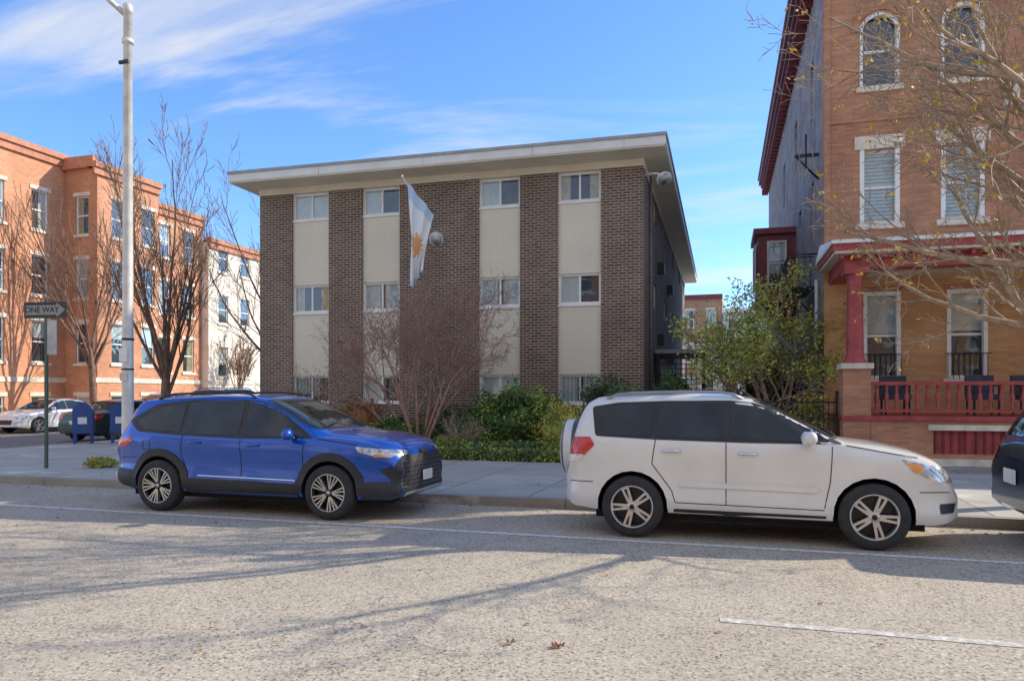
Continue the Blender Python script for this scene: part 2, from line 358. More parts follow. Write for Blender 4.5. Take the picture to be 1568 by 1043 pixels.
# ------------------------------------------------------------------ right brick house with porch
rh=empty('brick_row_house',(1.98,20.3,0),R(1.4))
HW=12.6; H=13.2; HD=23.
m=MB()
c1=[(.90,1.74),(2.75,3.62),(5.2,6.1),(7.6,8.5),(9.8,10.7)]; c2=[(.82,1.72),(2.62,3.55),(5.2,6.1),(7.6,8.5),(9.8,10.7)]
o1=[(a,b,2.0,4.14) for a,b in c1]; o2=[(a,b,5.82,7.66) for a,b in c2]; o3=[(a,b,9.2,11.03) for a,b in c2]
wall(m,F,0,HW,0,4.75,o1,.2,TANP); wall(m,F,0,HW,4.75,H,o2+o3,.2,TANB)
m.box(HW-.02,HW,0.01,HD,0,H,TANB)
for a,b in c2:
    r=(b-a)/2; cx=(a+b)/2; zc=11.03-r; n=10
    for s in (-1,1):
        for k in range(n):
            t0=math.pi/2*k/n; t1=math.pi/2*(k+1)/n
            p0=(cx+s*r*math.cos(t0),zc+r*math.sin(t0)); p1=(cx+s*r*math.cos(t1),zc+r*math.sin(t1))
            m.face([(p0[0],0,p0[1]),(cx+s*r,0,p0[1]),(cx+s*r,0,p1[1]),(p1[0],0,p1[1])],TANB)
            m.face([(p0[0],0,p0[1]),(p1[0],0,p1[1]),(p1[0],.12,p1[1]),(p0[0],.12,p0[1])],FRW)
            for (ra,rb,d0,mat) in ((r-.075,r+.004,.03,FRW),(r+.05,r+.2,-.035,TANB)):
                q=lambda rr,t,d:(cx+s*rr*math.cos(t),d,zc+rr*math.sin(t))
                m.hexa([q(ra,t0,d0),q(rb,t0,d0),q(rb,t0,.1 if d0>0 else 0),q(ra,t0,.1 if d0>0 else 0),q(ra,t1,d0),q(rb,t1,d0),q(rb,t1,.1 if d0>0 else 0),q(ra,t1,.1 if d0>0 else 0)],mat)
m.done('brick_front',rh)
m=MB()
for a,b,z0,z1 in o1: window(m,F,a,b,z0,z1,.2,'hung',.08,cover='top')
for a,b,z0,z1 in o2: window(m,F,a,b,z0,z1,.2,'hung',.08,cover='louver')
for a,b,z0,z1 in o3: window(m,F,a,b,z0,z1,.2,'hung',.08,cover='none')
m.done('windows',rh)
m=MB()
for a,b,z0,z1 in o2:
    m.box(a-.12,b+.12,-.05,.1,z1+.002,z1+.32,STONE); m.box(a-.1,b+.1,-.09,.1,z0-.14,z0-.002,STONE)
    m.box(a-.0,a+.1,-.02,.12,z0,z1,FRW); m.box(b-.1,b,-.02,.12,z0,z1,FRW)
for a,b,z0,z1 in o1:
    m.box(a-.06,b+.06,-.03,.1,z1+.002,z1+.12,TANB); m.box(a-.08,b+.08,-.06,.1,z0-.1,z0-.002,STONE)
    m.box(a-.0,a+.09,-.02,.12,z0,z1,FRW); m.box(b-.09,b,-.02,.12,z0,z1,FRW); m.box(a+.09,b-.09,-.02,.12,z1-.1,z1,FRW)
for a,b,z0,z1 in o3:
    m.box(a-.08,b+.08,-.07,.1,z0-.13,z0-.002,STONE)
    m.box(a-.0,a+.0+.07,-.02,.12,z0,z1-.45,FRW); m.box(b-.07,b,-.02,.12,z0,z1-.45,FRW)
m.box(3.95,4.25,-.12,-.002,8.4,9.0,STONE); m.box(3.9,4.3,-.16,-.002,9.0,9.12,STONE)
m.box(0,HW,-.04,-.002,8.35,8.42,TANB); m.box(0,HW,-.03,-.002,5.45,5.52,TANB)
m.box(.0,.14,-.05,-.002,4.95,H-.5,TANB)
m.box(-.1,HW,-.35,0,H-.5,H+.2,MAROON)
m.done('stone_trim',rh)
m=MB(); FL=Fr((0,0,0),(0,1,0),(1,0,0))
so=[(2.2,3.0,9.3,11.0),(2.2,3.0,5.9,7.6),(7,7.9,9.3,11.0),(5.6,6.4,5.9,7.6),(12,12.9,9.3,11),(12,12.9,5.9,7.6),(3,3.8,2.2,4.0)]
wall(m,FL,.38,HD,0,H,so,.15,STUC); wall(m,FL,0,.38,0,H,[],.1,TANB)
for o in so: window(m,FL,*o,.15,'hung',.07)
m.box(0,HW,HD,HD+.02,0,H,STUC); m.face([(0,0,H),(HW,0,H),(HW,HD,H),(0,HD,H)],ROOFG)
m.done('side_wall',rh)
m=MB()
m.box(-.5,-.003,-.4,HD+.4,H-.12,H+.18,MAROON); m.box(-.4,-.003,-.3,HD+.3,H-.3,H-.12,MAROON); m.box(-.56,0.0,-.46,HD+.5,H+.18,H+.28,pm('cornice_light',(.34,.22,.2),.6))
for i in range(48):
    y=-.1+i*.5; m.box(-.33,-.003,y,y+.16,H-.62,H-.3,MAROON)
m.done('cornice',rh)
m=MB()
m.box(-1.25,-.003,7.5,9.9,5.0,7.2,MAROON); m.box(-1.4,-.003,7.35,10.05,7.2,7.4,MAROON); m.box(-1.32,-.003,7.42,9.98,4.8,5.0,MAROON)
m.hexa([(-.3,8,4.0),(-.003,8,4.0),(-.003,9.5,4.0),(-.3,9.5,4.0),(-1.2,7.6,4.8),(-.003,7.6,4.8),(-.003,9.8,4.8),(-1.2,9.8,4.8)],MAROON)
window(m,Fr((-1.25,7.47,0),(1,0,0),(0,1,0)),.3,.95,5.4,6.95,.0,'hung',.07,frame=STONE,cover='top')
window(m,Fr((-1.28,7.5,0),(0,1,0),(1,0,0)),.5,1.1,5.4,6.95,.0,'hung',.07,frame=STONE,cover='none'); window(m,Fr((-1.28,7.5,0),(0,1,0),(1,0,0)),1.3,1.9,5.4,6.95,.0,'hung',.07,frame=STONE,cover='none')
m.done('oriel_bay',rh)
m=MB()
m.tube([(-.09,.75,.1),(-.09,.75,4.6)],.05,GREYM,8)
m.box(-.75,-.05,1.6,3.8,4.5,4.55,IRON)
for i in range(12):
    y=1.6+i*.2; m.tube([(-.74,y,4.55),(-.74,y,5.35)],.012,IRON,4)
for x in (-.74,-.6,-.45,-.3,-.15): m.tube([(x,1.6,4.55),(x,1.6,5.35)],.012,IRON,4)
m.tube([(-.05,1.6,5.35),(-.74,1.6,5.35),(-.74,3.8,5.35)],.02,IRON,4)
m.tube([(-.05,1.6,3.7),(-.7,1.6,4.5)],.025,IRON,4); m.tube([(-.02,.6,5.25),(-.75,.6,5.25)],.025,IRON,4); m.tube([(-.75,.6,5.25),(-.75,.6,4.5)],.02,IRON,4)
m.box(-.6,-.004,1.0,1.06,7.9,7.98,IRON); m.box(-.35,-.3,1.0,1.06,7.6,8.5,IRON); m.tube([(-.6,1.03,7.95),(-.02,1.03,7.3)],.03,IRON,5)
m.done('fire_escape_and_pipes',rh)
m=MB(); py=-2.5
PF=Fr((0,py,0),(1,0,0),(0,1,0))
bo=[(1.85,3.2,.36,.86),(5.0,6.3,.36,.86)]
wall(m,PF,.62,HW,0,1.06,bo,.12,TANB)
for a,b,z0,z1 in bo:
    PF.box(m,a,b,.08,.12,z0,z1,RED)
    for k in range(9): PF.box(m,a+.05+k*(b-a-.1)/8-.02,a+.05+k*(b-a-.1)/8+.02,.055,.08,z0,z1,MAROON)
    PF.box(m,(a+b)/2-.05,(a+b)/2+.05,.02,.08,z0,z1,RED)
    PF.box(m,a-.1,b+.1,-.05,.1,z1+.002,z1+.12,STONE)
PF.box(m,1.7,HW,-.05,.1,.1,.26,STONE)
m.box(.05,HW,py-.06,0,1.06,1.16,RED)
m.done('porch_base',rh)
m=MB()
for px_ in (.08,6.6):
    m.box(px_,px_+.56,py,py+.56,0,2.18,TANB); m.box(px_-.05,px_+.61,py-.05,py+.61,2.18,2.3,STONE)
    cx,cy=px_+.28,py+.28
    m.lathe((cx,cy,0),[(.24,2.3),(.24,2.36),(.2,2.42),(.185,2.5),(.175,3.2),(.155,4.05),(.17,4.1),(.155,4.13),(.2,4.22),(.2,4.26)],RED,20)
    m.box(cx-.25,cx+.25,cy-.25,cy+.25,4.26,4.36,RED)
m.done('porch_columns',rh)
m=MB()
m.box(.1,HW,py+.03,py+.5,4.36,4.66,RED); m.box(.1,.5,py+.5,-.003,4.36,4.66,RED)
m.box(-.12,HW,py-.25,-.003,4.66,4.72,CREAM); m.box(-.16,HW,py-.3,-.003,4.72,4.86,RED)
m.box(-.2,HW,py-.36,-.003,4.86,4.93,FRW)
m.hexa([(-.2,py-.36,4.932),(HW,py-.36,4.932),(HW,-.003,4.932),(-.2,-.003,4.932),(-.1,py-.2,4.97),(HW,py-.2,4.97),(HW,-.003,5.35),(-.1,-.003,5.35)],FRW)
x=0
while x<HW: m.box(x,x+.07,py-.2,py+.0,4.55,4.66,RED); x+=.28
m.box(.5,HW,py+.5,-.003,4.5,4.52,CREAM)
m.done('porch_roof',rh)
m=MB()
m.box(.64,HW,py+.12,py+.26,1.82,1.9,RED); m.box(.64,HW,py+.14,py+.24,1.24,1.3,RED)
x=.78
while x<HW:
    m.lathe((x,py+.19,0),[(.035,1.3),(.035,1.36),(.02,1.4),(.05,1.52),(.045,1.6),(.02,1.7),(.035,1.75),(.035,1.82)],RED,8); x+=.2
m.done('porch_railing',rh)
m=MB()
for a,b,z0,z1 in o1:
    x=a
    while x<=b+.01: m.tube([(x,-.1,z0),(x,-.1,z0+.6)],.01,IRON,4); x+=.12
    m.tube([(a-.05,-.1,z0+.6),(b+.05,-.1,z0+.6)],.014,IRON,4)
m.done('window_guards',rh)
CH=pm('chair_fabric',(.05,.06,.08),.7)
for i,(cx,cy) in enumerate(((1.35,-1.3),(3.1,-1.4),(4.1,-1.1))):
    q=MB(); q.box(cx-.28,cx+.28,cy-.3,cy+.25,1.5,1.62,CH); q.box(cx-.28,cx+.28,cy+.2,cy+.3,1.62,2.05,CH)
    for sx in (-.26,.22): 
        q.box(cx+sx,cx+sx+.04,cy-.28,cy-.24,1.16,1.8,IRON); q.box(cx+sx,cx+sx+.04,cy+.2,cy+.24,1.16,1.5,IRON); q.box(cx+sx,cx+sx+.05,cy-.3,cy+.25,1.8,1.84,IRON)
    q.done('porch_chair',rh)
# ------------------------------------------------------------------ left brick apartment block
lb=empty('brick_apartment_block',(-34,20,0))
def sillset(mb,fr,a,b,z0,z1):
    fr.box(mb,a-.12,b+.12,-.05,.05,z1+.002,z1+.2,STONE); fr.box(mb,a-.1,b+.1,-.08,.05,z0-.14,z0-.002,STONE)
m=MB(); w=MB()
def lsec(fr,a0,a1,h,centers,zs,mat,ww=.95):
    ops=[(c-ww/2,c+ww/2,z0,z1) for c in centers for z0,z1 in zs]
    wall(m,fr,a0,a1,0,h,ops,.15,mat)
    for o in ops: window(w,fr,*o,.15,'hung',.07,cover=random.choice(['top','none','none','half','full'])); sillset(w,fr,*o)
ZS=[(.5,1.5),(3.2,5.3),(6.6,8.6),(9.9,11.9)]
lsec(Fr((0,0,0),(0,1,0),(-1,0,0)),-3,10.9,13.9,[-1,1.7,4.4,7.0,9.4],ZS,ORB)
lsec(Fr((0,10.9,0),(1,0,0),(0,1,0)),0,2.1,13.7,[1.1],ZS,ORB,.85)
lsec(Fr((2.1,0,0),(0,1,0),(-1,0,0)),10.9,15.2,13.4,[12.3,14.4],ZS,ORB)
lsec(Fr((1.6,0,0),(0,1,0),(-1,0,0)),15.2,19.4,12.5,[16.2,18.2],[(a-.3,b-.4) for a,b in ZS],ORB)
WPB=brickmat('white_painted_brick',(.80,.72,.60),(.84,.76,.64),(.7,.64,.54),.22,.08,.008,.1)
lsec(Fr((2.1,0,0),(0,1,0),(-1,0,0)),19.4,25,11.2,[20.8,23.0],[(a-.5,b-.7) for a,b in ZS],WPB)
m.box(-20,2.08,24.98,25,0,11.2,WPB); m.box(1.6,2.1,15.18,15.2,0,13.4,ORB); m.box(1.6,2.1,19.38,19.4,0,11.2,WPB)
m.box(-20,-.01,-3,10.89,13.0,13.6,ROOFG); m.box(-20,2.0,10.95,15.15,12.9,13.3,ROOFG); m.box(-20,1.5,15.2,19.35,12,12.4,ROOFG); m.box(-20,2.0,19.45,25,10.8,11.1,ROOFG)
m.box(-20,0,-3.02,-3,0,13.9,ORB)
m.done('brick_walls',lb); w.done('windows',lb)
m=MB(); CORN=pm('terracotta_cornice',(.52,.22,.12),.7)
for (x,y0,y1,h) in ((0,-3,10.9,13.9),(2.1,10.6,15.2,13.4),(1.6,15.2,19.4,12.5),(2.1,19.4,25,11.2)):
    m.box(-.4+x,x+.25,y0-.02,y1+.02,h-.1,h+.18,CORN); m.box(x+.003,x+.14,y0,y1,h-.45,h-.1,CORN); m.box(x+.003,x+.05,y0,y1,2.2,2.45,STONE)
m.box(-.1,2.1,10.62,10.9,13.3,13.9,CORN)
m.box(-1.5,-.7,16.5,17.6,12.3,14.3,ORB); m.box(-1.6,-.6,16.4,17.7,14.3,14.45,CORN)
m.done('cornice_and_chimney',lb)
# ------------------------------------------------------------------ background / opposite houses
def rowhouse(name,x,y,rz,wd,h,dp,mat,trim=STONE,nw=3,nf=3,corn=MAROON):
    e=empty(name,(x,y,0),rz); m=MB(); w=MB()
    fh=(h-1.)/nf; ops=[]
    for f in range(nf):
        for k in range(nw):
            c=wd*(k+.5)/nw; ops.append((c-.5,c+.5,1.3+f*fh,1.3+f*fh+min(1.9,fh*.62)))
    wall(m,F,0,wd,0,h,ops,.15,mat)
    for o in ops: window(w,F,*o,.15,'hung',.08); sillset(w,F,*o)
    m.face([(0,0,0),(0,dp,0),(0,dp,h),(0,0,h)],mat); m.face([(wd,0,0),(wd,dp,0),(wd,dp,h),(wd,0,h)],mat); m.face([(0,dp,0),(wd,dp,0),(wd,dp,h),(0,dp,h)],mat)
    m.face([(0,0,h-.1),(wd,0,h-.1),(wd,dp,h-.1),(0,dp,h-.1)],ROOFG); m.box(-.05,wd+.05,-.3,0,h-.35,h+.1,corn)
    m.done('walls_and_roof',e); w.done('windows',e); return e
GREENP=pm('pale_green_siding',(.46,.54,.50),.7); GREYP=pm('pale_grey_siding',(.58,.57,.54),.7)
ROB=brickmat('muted_red_brick',(.40,.19,.13),(.48,.24,.16),(.45,.36,.28)); DRB=brickmat('dark_red_brick',(.30,.12,.08),(.36,.15,.10),(.35,.28,.22))
mats=[ROB,TANB,WPB,TANP,ROB,DRB]
for i,(xx,wd,h) in enumerate([(42,7,11),(35,7,10.5),(28,7.5,12),(20.5,6.5,10),(14,7,11),(7,7.5,11.5),(-.5,7,10.6),(-7.5,7,11.6),(-14.5,7,10.4),(-21.5,7,11)]):
    rowhouse('brick_row_house',xx,-10.2,math.pi,wd-.05,h,10,mats[i%6])
rowhouse('brick_row_house',-6.6,84,0,4.6,12.2,8,ROB,nw=2)
rowhouse('siding_house',-1.9,82,0,4.2,10.4,8,GREENP,nw=2,corn=FRW)
rowhouse('siding_house',2.4,86,0,5,12.0,8,GREYP,nw=2,corn=FRW)
rowhouse('brick_row_house',7.5,84,0,5,9.8,8,DRB,nw=2)
rowhouse('siding_house',-3.2,58,0,3.0,5.6,5,GREYP,nw=2,nf=2,corn=FRW)
rowhouse('siding_house',-52,62,0,7,9.5,8,GREENP,nw=3,corn=FRW)
rowhouse('brick_row_house',-44.8,62,0,9,10.5,8,DRB,nw=3)
# ------------------------------------------------------------------ vegetation
def leafm(name,c,var=.3):
    return pm(name,c,.6,var=var,vs=2,spec=.3)
LG=[leafm('leaf_green',(.16,.27,.06)),leafm('leaf_green_dark',(.065,.12,.03)),leafm('leaf_green_light',(.34,.43,.10))]
LY=[leafm('leaf_yellow_green',(.50,.48,.09)),leafm('leaf_olive',(.30,.32,.07)),leafm('leaf_ochre',(.60,.43,.08))]
LBR=[leafm('leaf_brown',(.28,.17,.09)),leafm('leaf_rust',(.36,.15,.06)),leafm('leaf_olive2',(.20,.19,.06))]
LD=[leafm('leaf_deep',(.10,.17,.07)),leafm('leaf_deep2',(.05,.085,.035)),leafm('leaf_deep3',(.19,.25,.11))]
LYEL=leafm('leaf_yellow',(.85,.52,.05)); LPAL=leafm('leaf_pale_tan',(.62,.42,.16))
def leaf(mb,p,s,mat):
    a=Vector((random.gauss(0,1),random.gauss(0,1),random.gauss(0,1))).normalized(); b_=a.orthogonal().normalized()
    c_=a.cross(b_); th=random.uniform(0,6.28); u=(b_*math.cos(th)+c_*math.sin(th))*s; v=a.cross(u)*.55
    mb.face([p-u,p-v*.9,p+u,p+v*.9],mat)
def hash3(x,y,z): return math.sin(x*2.1+math.sin(y*1.7+z)*1.3)+math.sin(y*2.9+x*.7)*.7+math.sin(z*3.3+x)*.6
def shrub(name,c,rad,n,ls,mats,flat=0.,core=True,lump=.16):
    mb=MB(); c=Vector(c)
    if core:
        bm=bmesh.new(); bmesh.ops.create_icosphere(bm,subdivisions=3,radius=1)
        vs=[]
        for v in bm.verts:
            k=.78*(1+.1*hash3(*(v.co*3))); vs.append(c+Vector((v.co.x*rad[0]*k,v.co.y*rad[1]*k,v.co.z*rad[2]*k)))
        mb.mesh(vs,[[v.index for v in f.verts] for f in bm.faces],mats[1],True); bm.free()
    for i in range(n):
        d=Vector((random.gauss(0,1),random.gauss(0,1),random.gauss(0,1))).normalized()
        if d.z<-.5: d.z=-d.z
        k=(random.uniform(.72,1.05)+(random.random()**6)*.22)*(1+lump*hash3(d.x*4+c.x,d.y*4,d.z*4))
        p=c+Vector((d.x*rad[0]*k,d.y*rad[1]*k,d.z*rad[2]*k))
        w=hash3(p.x*3,p.y*3,p.z*3)
        mt=mats[0] if w>-.3 else mats[1]
        if w>.6 and random.random()<.7: mt=mats[2]
        if random.random()<.12: mt=random.choice(mats)
        leaf(mb,p,ls*random.uniform(.6,1.2),mt)
    return mb.done(name)
def bed(name,x0,x1,y0,y1,h,n,ls,mats):
    mb=MB()
    nx=40; ny=8; hh=lambda x,y:.13+(h-.06)*min(1,(y-y0+.08)/.25)*(1+.25*hash3(x*1.7,y*2,0)*.5)
    for i in range(nx):
        for j in range(ny):
            X=[x0+(x1-x0)*(i+k)/nx for k in (0,1)]; Y=[y0+(y1-y0)*(j+k)/ny for k in (0,1)]
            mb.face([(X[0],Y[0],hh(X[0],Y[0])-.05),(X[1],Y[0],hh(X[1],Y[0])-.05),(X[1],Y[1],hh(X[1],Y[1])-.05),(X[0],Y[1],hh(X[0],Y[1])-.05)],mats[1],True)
    for i in range(n):
        x=random.uniform(x0,x1); y=y0+(y1-y0)*random.random()**1.6
        p=Vector((x,y+random.uniform(-.06,.03),hh(x,y)+random.uniform(-.07,.06)))
        if random.random()<.25: p=Vector((x,y0+random.uniform(-.1,.05),random.uniform(.14,.1+h*.8)))
        w=hash3(x*2.2,y*2,1.)
        mt=mats[0] if w>-.2 else mats[1]
        if random.random()<.2: mt=mats[2]
        leaf(mb,p,ls*random.uniform(.6,1.2),mt)
    return mb.done(name)
class Tree:
    def __init__(s,seed,spec):
        s.r=random.Random(seed); s.mb=MB(); s.sp=spec; s.tips=[]
    def branch(s,p,d,L,r,lv):
        sp=s.sp; n=max(3,int(L/sp['seg'][min(lv,len(sp['seg'])-1)])); pts=[p.copy()]; dirs=[d.copy()]
        rads=[r]; end=sp.get('end',.45) if lv else .62
        for i in range(n):
            wob=sp['wob']*(1 if lv else .4); d=(d+Vector((s.r.gauss(0,wob),s.r.gauss(0,wob),s.r.gauss(0,wob)))+Vector((0,0,sp['up'][min(lv,len(sp['up'])-1)]))*(1/n)).normalized()
            p=p+d*(L/n); pts.append(p.copy()); dirs.append(d.copy()); rads.append(max(sp['rmin'],r*(1-(1-end)*(i+1)/n)))
        s.mb.tube(pts,rads,s.sp['bark'],8 if lv==0 else (6 if lv==1 else (4 if lv==2 else 3)),cap=False)
        if lv>=sp['lv']-1: s.tips+=pts[1:]
        if lv<sp['lv']:
            k=sp['n'][lv]
            for i in range(k):
                t=sp['t0'][lv]+(1-sp['t0'][lv])*((i+s.r.random()*.8)/k); t=min(t,1); idx=min(n,int(t*n+.5))
                base=pts[idx]; dd=dirs[idx]; az=2.4*i+s.r.uniform(-.6,.6)+lv; o=dd.orthogonal().normalized(); q=dd.cross(o)
                ang=R(sp['ang'][lv])*s.r.uniform(.7,1.25)
                nd=(dd*math.cos(ang)+(o*math.cos(az)+q*math.sin(az))*math.sin(ang)).normalized()
                s.branch(base,nd,L*sp['lr'][lv]*s.r.uniform(.7,1.15)*(1.1-.4*t if lv else 1),rads[idx]*sp['rr'],lv+1)
BARK=pm('bark_dark',(.21,.13,.09),.9,var=.35,vs=8,bst=.4); BARKT=pm('bark_tan',(.40,.29,.19),.85,var=.3,vs=8,bst=.3); BARKM=pm('bark_myrtle',(.40,.23,.16),.8,var=.3,vs=8)
def tree(name,base,d,L,r,seed,sp,leaves=0,lm=None,ls=.04,jit=.15):
    t=Tree(seed,sp); t.branch(Vector(base),Vector(d).normalized(),L,r,0)
    for i in range(leaves):
        p=t.r.choice(t.tips)+Vector((t.r.gauss(0,jit),t.r.gauss(0,jit),t.r.gauss(0,jit))); leaf(t.mb,p,ls*t.r.uniform(.6,1.2),t.r.choice(lm))
    return t.mb.done(name)
vase=dict(seg=[.6,.5,.4,.3],wob=.05,up=[0,.4,.35,.25],rmin=.009,bark=BARK,lv=4,n=[9,6,5,4],t0=[.6,.2,.2,.2],ang=[23,20,22,28],lr=[2.1,.5,.5,.5],rr=.45,end=.3)
tree('bare_tree',(-18.6,20.8,.1),(-.03,0,1),2.5,.19,3,dict(vase,n=[11,7,6,4],lr=[2.4,.45,.5,.5]))
tree('bare_tree',(-30.8,29.7,.1),(0,0,1),3.8,.2,5,dict(vase,lv=3,rmin=.016,n=[10,7,6]))
tree('bare_tree',(-18.0,27.5,.1),(-.05,0,1),2.9,.2,11,dict(vase,ang=[36,30,30,34],n=[9,6,5,4]))
tree('small_tree',(-30.8,41,.1),(0,0,1),1.8,.12,12,dict(vase,lv=3,rmin=.018,lr=[1.7,.5,.5]),500,[LPAL,LBR[1]],.07)
myr=dict(seg=[.3,.3,.2,.16],wob=.08,up=[0,.02,.08,.1],rmin=.0046,bark=BARKM,lv=4,n=[4,6,6,4],t0=[.5,.4,.25,.2],ang=[30,48,42,42],lr=[1.0,.58,.55,.55],rr=.56,end=.5)
mt_=Tree(21,myr)
for i,(dx,dy) in enumerate(((-.85,.1),(-.4,-.1),(.0,-.1),(.38,.05),(-.2,-.3),(.7,-.1),(-1.25,-.1),(.1,.35))):
    mt_.branch(Vector((-7.65+dx*.15,17.1+dy*.2,.12)),Vector((dx,dy,1.4)).normalized(),2.05,.045,0)
for i in range(500):
    leaf(mt_.mb,mt_.r.choice(mt_.tips),.028,mt_.r.choice([LBR[1],LBR[0]]))
mt_.mb.done('crape_myrtle_tree')
st_=dict(seg=[.4,.35,.25,.2],wob=.10,up=[0,.3,.2,.1],rmin=.0055,bark=BARKT,lv=4,n=[7,7,6,5],t0=[.4,.2,.2,.2],ang=[46,40,40,42],lr=[.55,.5,.5,.5],rr=.52,end=.3)
tr=Tree(33,st_)
tr.branch(Vector((4.75,12.3,.1)),Vector((.0,0,1)),6.0,.16,0)
for d_,z_,L_ in (((-.72,.0,.85),2.6,3.6),((-.95,.1,.35),2.3,2.9),((-.35,-.15,1.0),3.4,3.8),((-.6,.3,.7),3.6,3.5),((-.5,-.1,1.1),4.2,3.4),((-.25,.3,1.),4.8,3.2),((-.8,-.1,.6),4.4,3.0),((-.7,.2,.9),1.9,3.4)):
    tr.branch(Vector((4.7,12.3,z_)),Vector(d_).normalized(),L_,.065,1)
for i in range(520):
    c_=tr.r.choice(tr.tips)
    for k in range(tr.r.choice([1,2,4])): leaf(tr.mb,c_+Vector((tr.r.gauss(0,.04),tr.r.gauss(0,.04),-.03-tr.r.random()*.05)),.044,tr.r.choice([LYEL,LYEL,LPAL,LY[2]]))
tr.mb.done('street_tree')
lt=dict(seg=[.3,.3,.25,.2],wob=.12,up=[0,.2,.15,.05],rmin=.008,bark=BARKT,lv=3,n=[6,6,5],t0=[.4,.3,.25],ang=[48,42,42],lr=[.95,.55,.5],rr=.6)
t=Tree(41,lt)
for d_ in ((-.6,0,1),(.3,.1,1),(0,-.2,1),(-.25,.1,1.0)): t.branch(Vector((.75,20.0,.1)),Vector(d_).normalized(),2.1,.07,0)
for i in range(14000):
    p=t.r.choice(t.tips)
    if p.z<2.0 or p.z>4.8: continue
    w_=hash3(p.x*2.2,p.y*2,p.z*2.2)
    if w_<-.9: continue
    mats_=[LY[1],LG[2],LY[0]] if w_>-.3 else [LG[0],LG[2],LY[1]]
    leaf(t.mb,p+Vector((t.r.gauss(0,.13),t.r.gauss(0,.13),t.r.gauss(0,.11))),.052,t.r.choice(mats_))
t.mb.done('leafy_tree')
bed('groundcover_bed',-10.6,-3.4,16.06,19.6,.40,17000,.042,[LY[1],LD[0],LG[2]])
shrub('green_shrub',(-5.35,17.35,.85),(.95,.6,.80),6500,.05,LG)
shrub('green_shrub',(-4.75,17.9,.8),(.7,.5,.75),3000,.05,LG)
shrub('green_shrub',(-8.3,17.2,.5),(.75,.5,.5),2600,.045,LG)
shrub('yellow_green_shrub',(-4.0,16.85,.74),(.5,.48,.58),3600,.035,LY)
shrub('brown_shrub',(-9.4,17.3,.8),(.75,.5,.65),2600,.04,LBR)
shrub('brown_shrub',(-10.6,17.6,.65),(.7,.5,.6),1800,.04,LBR)
shrub('dark_shrub',(-3.1,18.4,1.1),(.75,.55,.85),3400,.05,LD)
shrub('dark_shrub',(-1.75,20.2,1.2),(.45,.5,.95),2600,.05,LD)
shrub('dark_shrub',(.75,22.4,1.3),(.85,.6,1.2),2800,.06,LD)
shrub('dark_shrub',(-6.9,17.8,.65),(.7,.4,.6),2200,.045,LD)
shrub('olive_shrub',(-7.2,18.8,.7),(1.2,.4,.65),2400,.045,LBR)
shrub('green_shrub',(1.55,18.6,1.0),(.35,.3,.6),900,.05,LY,core=False)
shrub('weed_clump',(-12.6,12.3,.2),(.35,.25,.12),400,.04,LY)
sh=dict(seg=[.2,.15,.12],wob=.12,up=[.1,.1,.05],rmin=.004,bark=BARKT,lv=2,n=[6,5],t0=[.2,.2],ang=[35,40],lr=[.6,.5],rr=.6)
ts=Tree(51,sh)
for i in range(14):
    a=i*.9; ts.branch(Vector((-6.3,16.7,.15)),Vector((math.cos(a)*.6,math.sin(a)*.6,1)).normalized(),.7,.012,0)
ts.mb.done('bare_shrub')
mb=MB()
for k in range(26):
    x=-70+k*6+random.uniform(-2,2); y=random.uniform(95,120); hh_=random.uniform(7,13)
    mb.tube([(x,y,0),(x,y,hh_*.6)],[.3,.15],BARK,6)
    for i in range(260):
        d=Vector((random.gauss(0,1),random.gauss(0,1),random.gauss(0,1))).normalized()*random.uniform(.4,1)
        leaf(mb,Vector((x+d.x*3.5,y+d.y*3.,hh_*.75+d.z*hh_*.4)),.5,random.choice(LBR))
mb.done('distant_trees')
m=MB(); x=.0
while x<2.0: m.box(x,x+.02,18.3,18.32,.12,1.55,IRON); x+=.11
m.box(-.05,2.05,18.29,18.33,1.42,1.46,IRON); m.box(-.05,2.05,18.29,18.33,.25,.29,IRON); m.box(-.1,-.04,18.27,18.35,.12,1.7,IRON); m.box(2.02,2.08,18.27,18.35,.12,1.7,IRON)
m.done('iron_fence')
# ------------------------------------------------------------------ street furniture
sl=empty('street_lamp',(-10.9,11.25,.126)); m=MB()
m.lathe((0,0,0),[(.2,0),(.2,.06),(.15,.1),(.13,.3),(.108,.5),(.095,3),(.075,8.55),(.09,8.56),(.09,8.7),(.05,8.75),(0,8.76)],GREYM,20)
m.tube([(-.05,0,8.55),(-.45,-.25,8.95),(-1.1,-.7,9.5),(-1.9,-1.3,9.75)],[.05,.045,.04,.035],GREYM,8)
m.box(-2.6,-1.85,-1.75,-1.2,9.68,9.84,GREYM)
m.tube([(-.0,0,8.0),(-.0,0,8.08)],.1,GREYM,12); m.box(-.11,.11,-.11,-.07,7.6,7.66,IRON)
m.box(-.09,.09,-.115,-.1,2.1,2.35,LAMPW); m.box(-.08,.08,-.112,-.1,1.75,1.9,STONE); m.tube([(0,0,2.5),(0,0,2.54)],.108,IRON,14); m.tube([(0,0,1.95),(0,0,1.98)],.108,IRON,14)
m.done('pole',sl)
sg=empty('one_way_sign',(-13.5,11.8,.126),R(8)); m=MB(); BLK=pm('sign_black',(.03,.03,.03),.4,var=.1); WH=pm('sign_white',(.78,.78,.75),.35,var=.05); POSTM=pm('green_post',(.07,.11,.08),.5)
SGW=pm('sign_shaded_white',(.30,.30,.27),.4,var=.1)  # white of the arrow greyed down, backlit shade put into the colour
m.box(-.03,.03,0,.04,0,3.4,POSTM); m.box(-.48,.48,-.012,-.002,3.04,3.37,BLK)
y=-.015
m.face([(-.44,y,3.11),(.26,y,3.11),(.26,y,3.06),(.46,y,3.205),(.26,y,3.35),(.26,y,3.30),(-.44,y,3.30)],SGW)
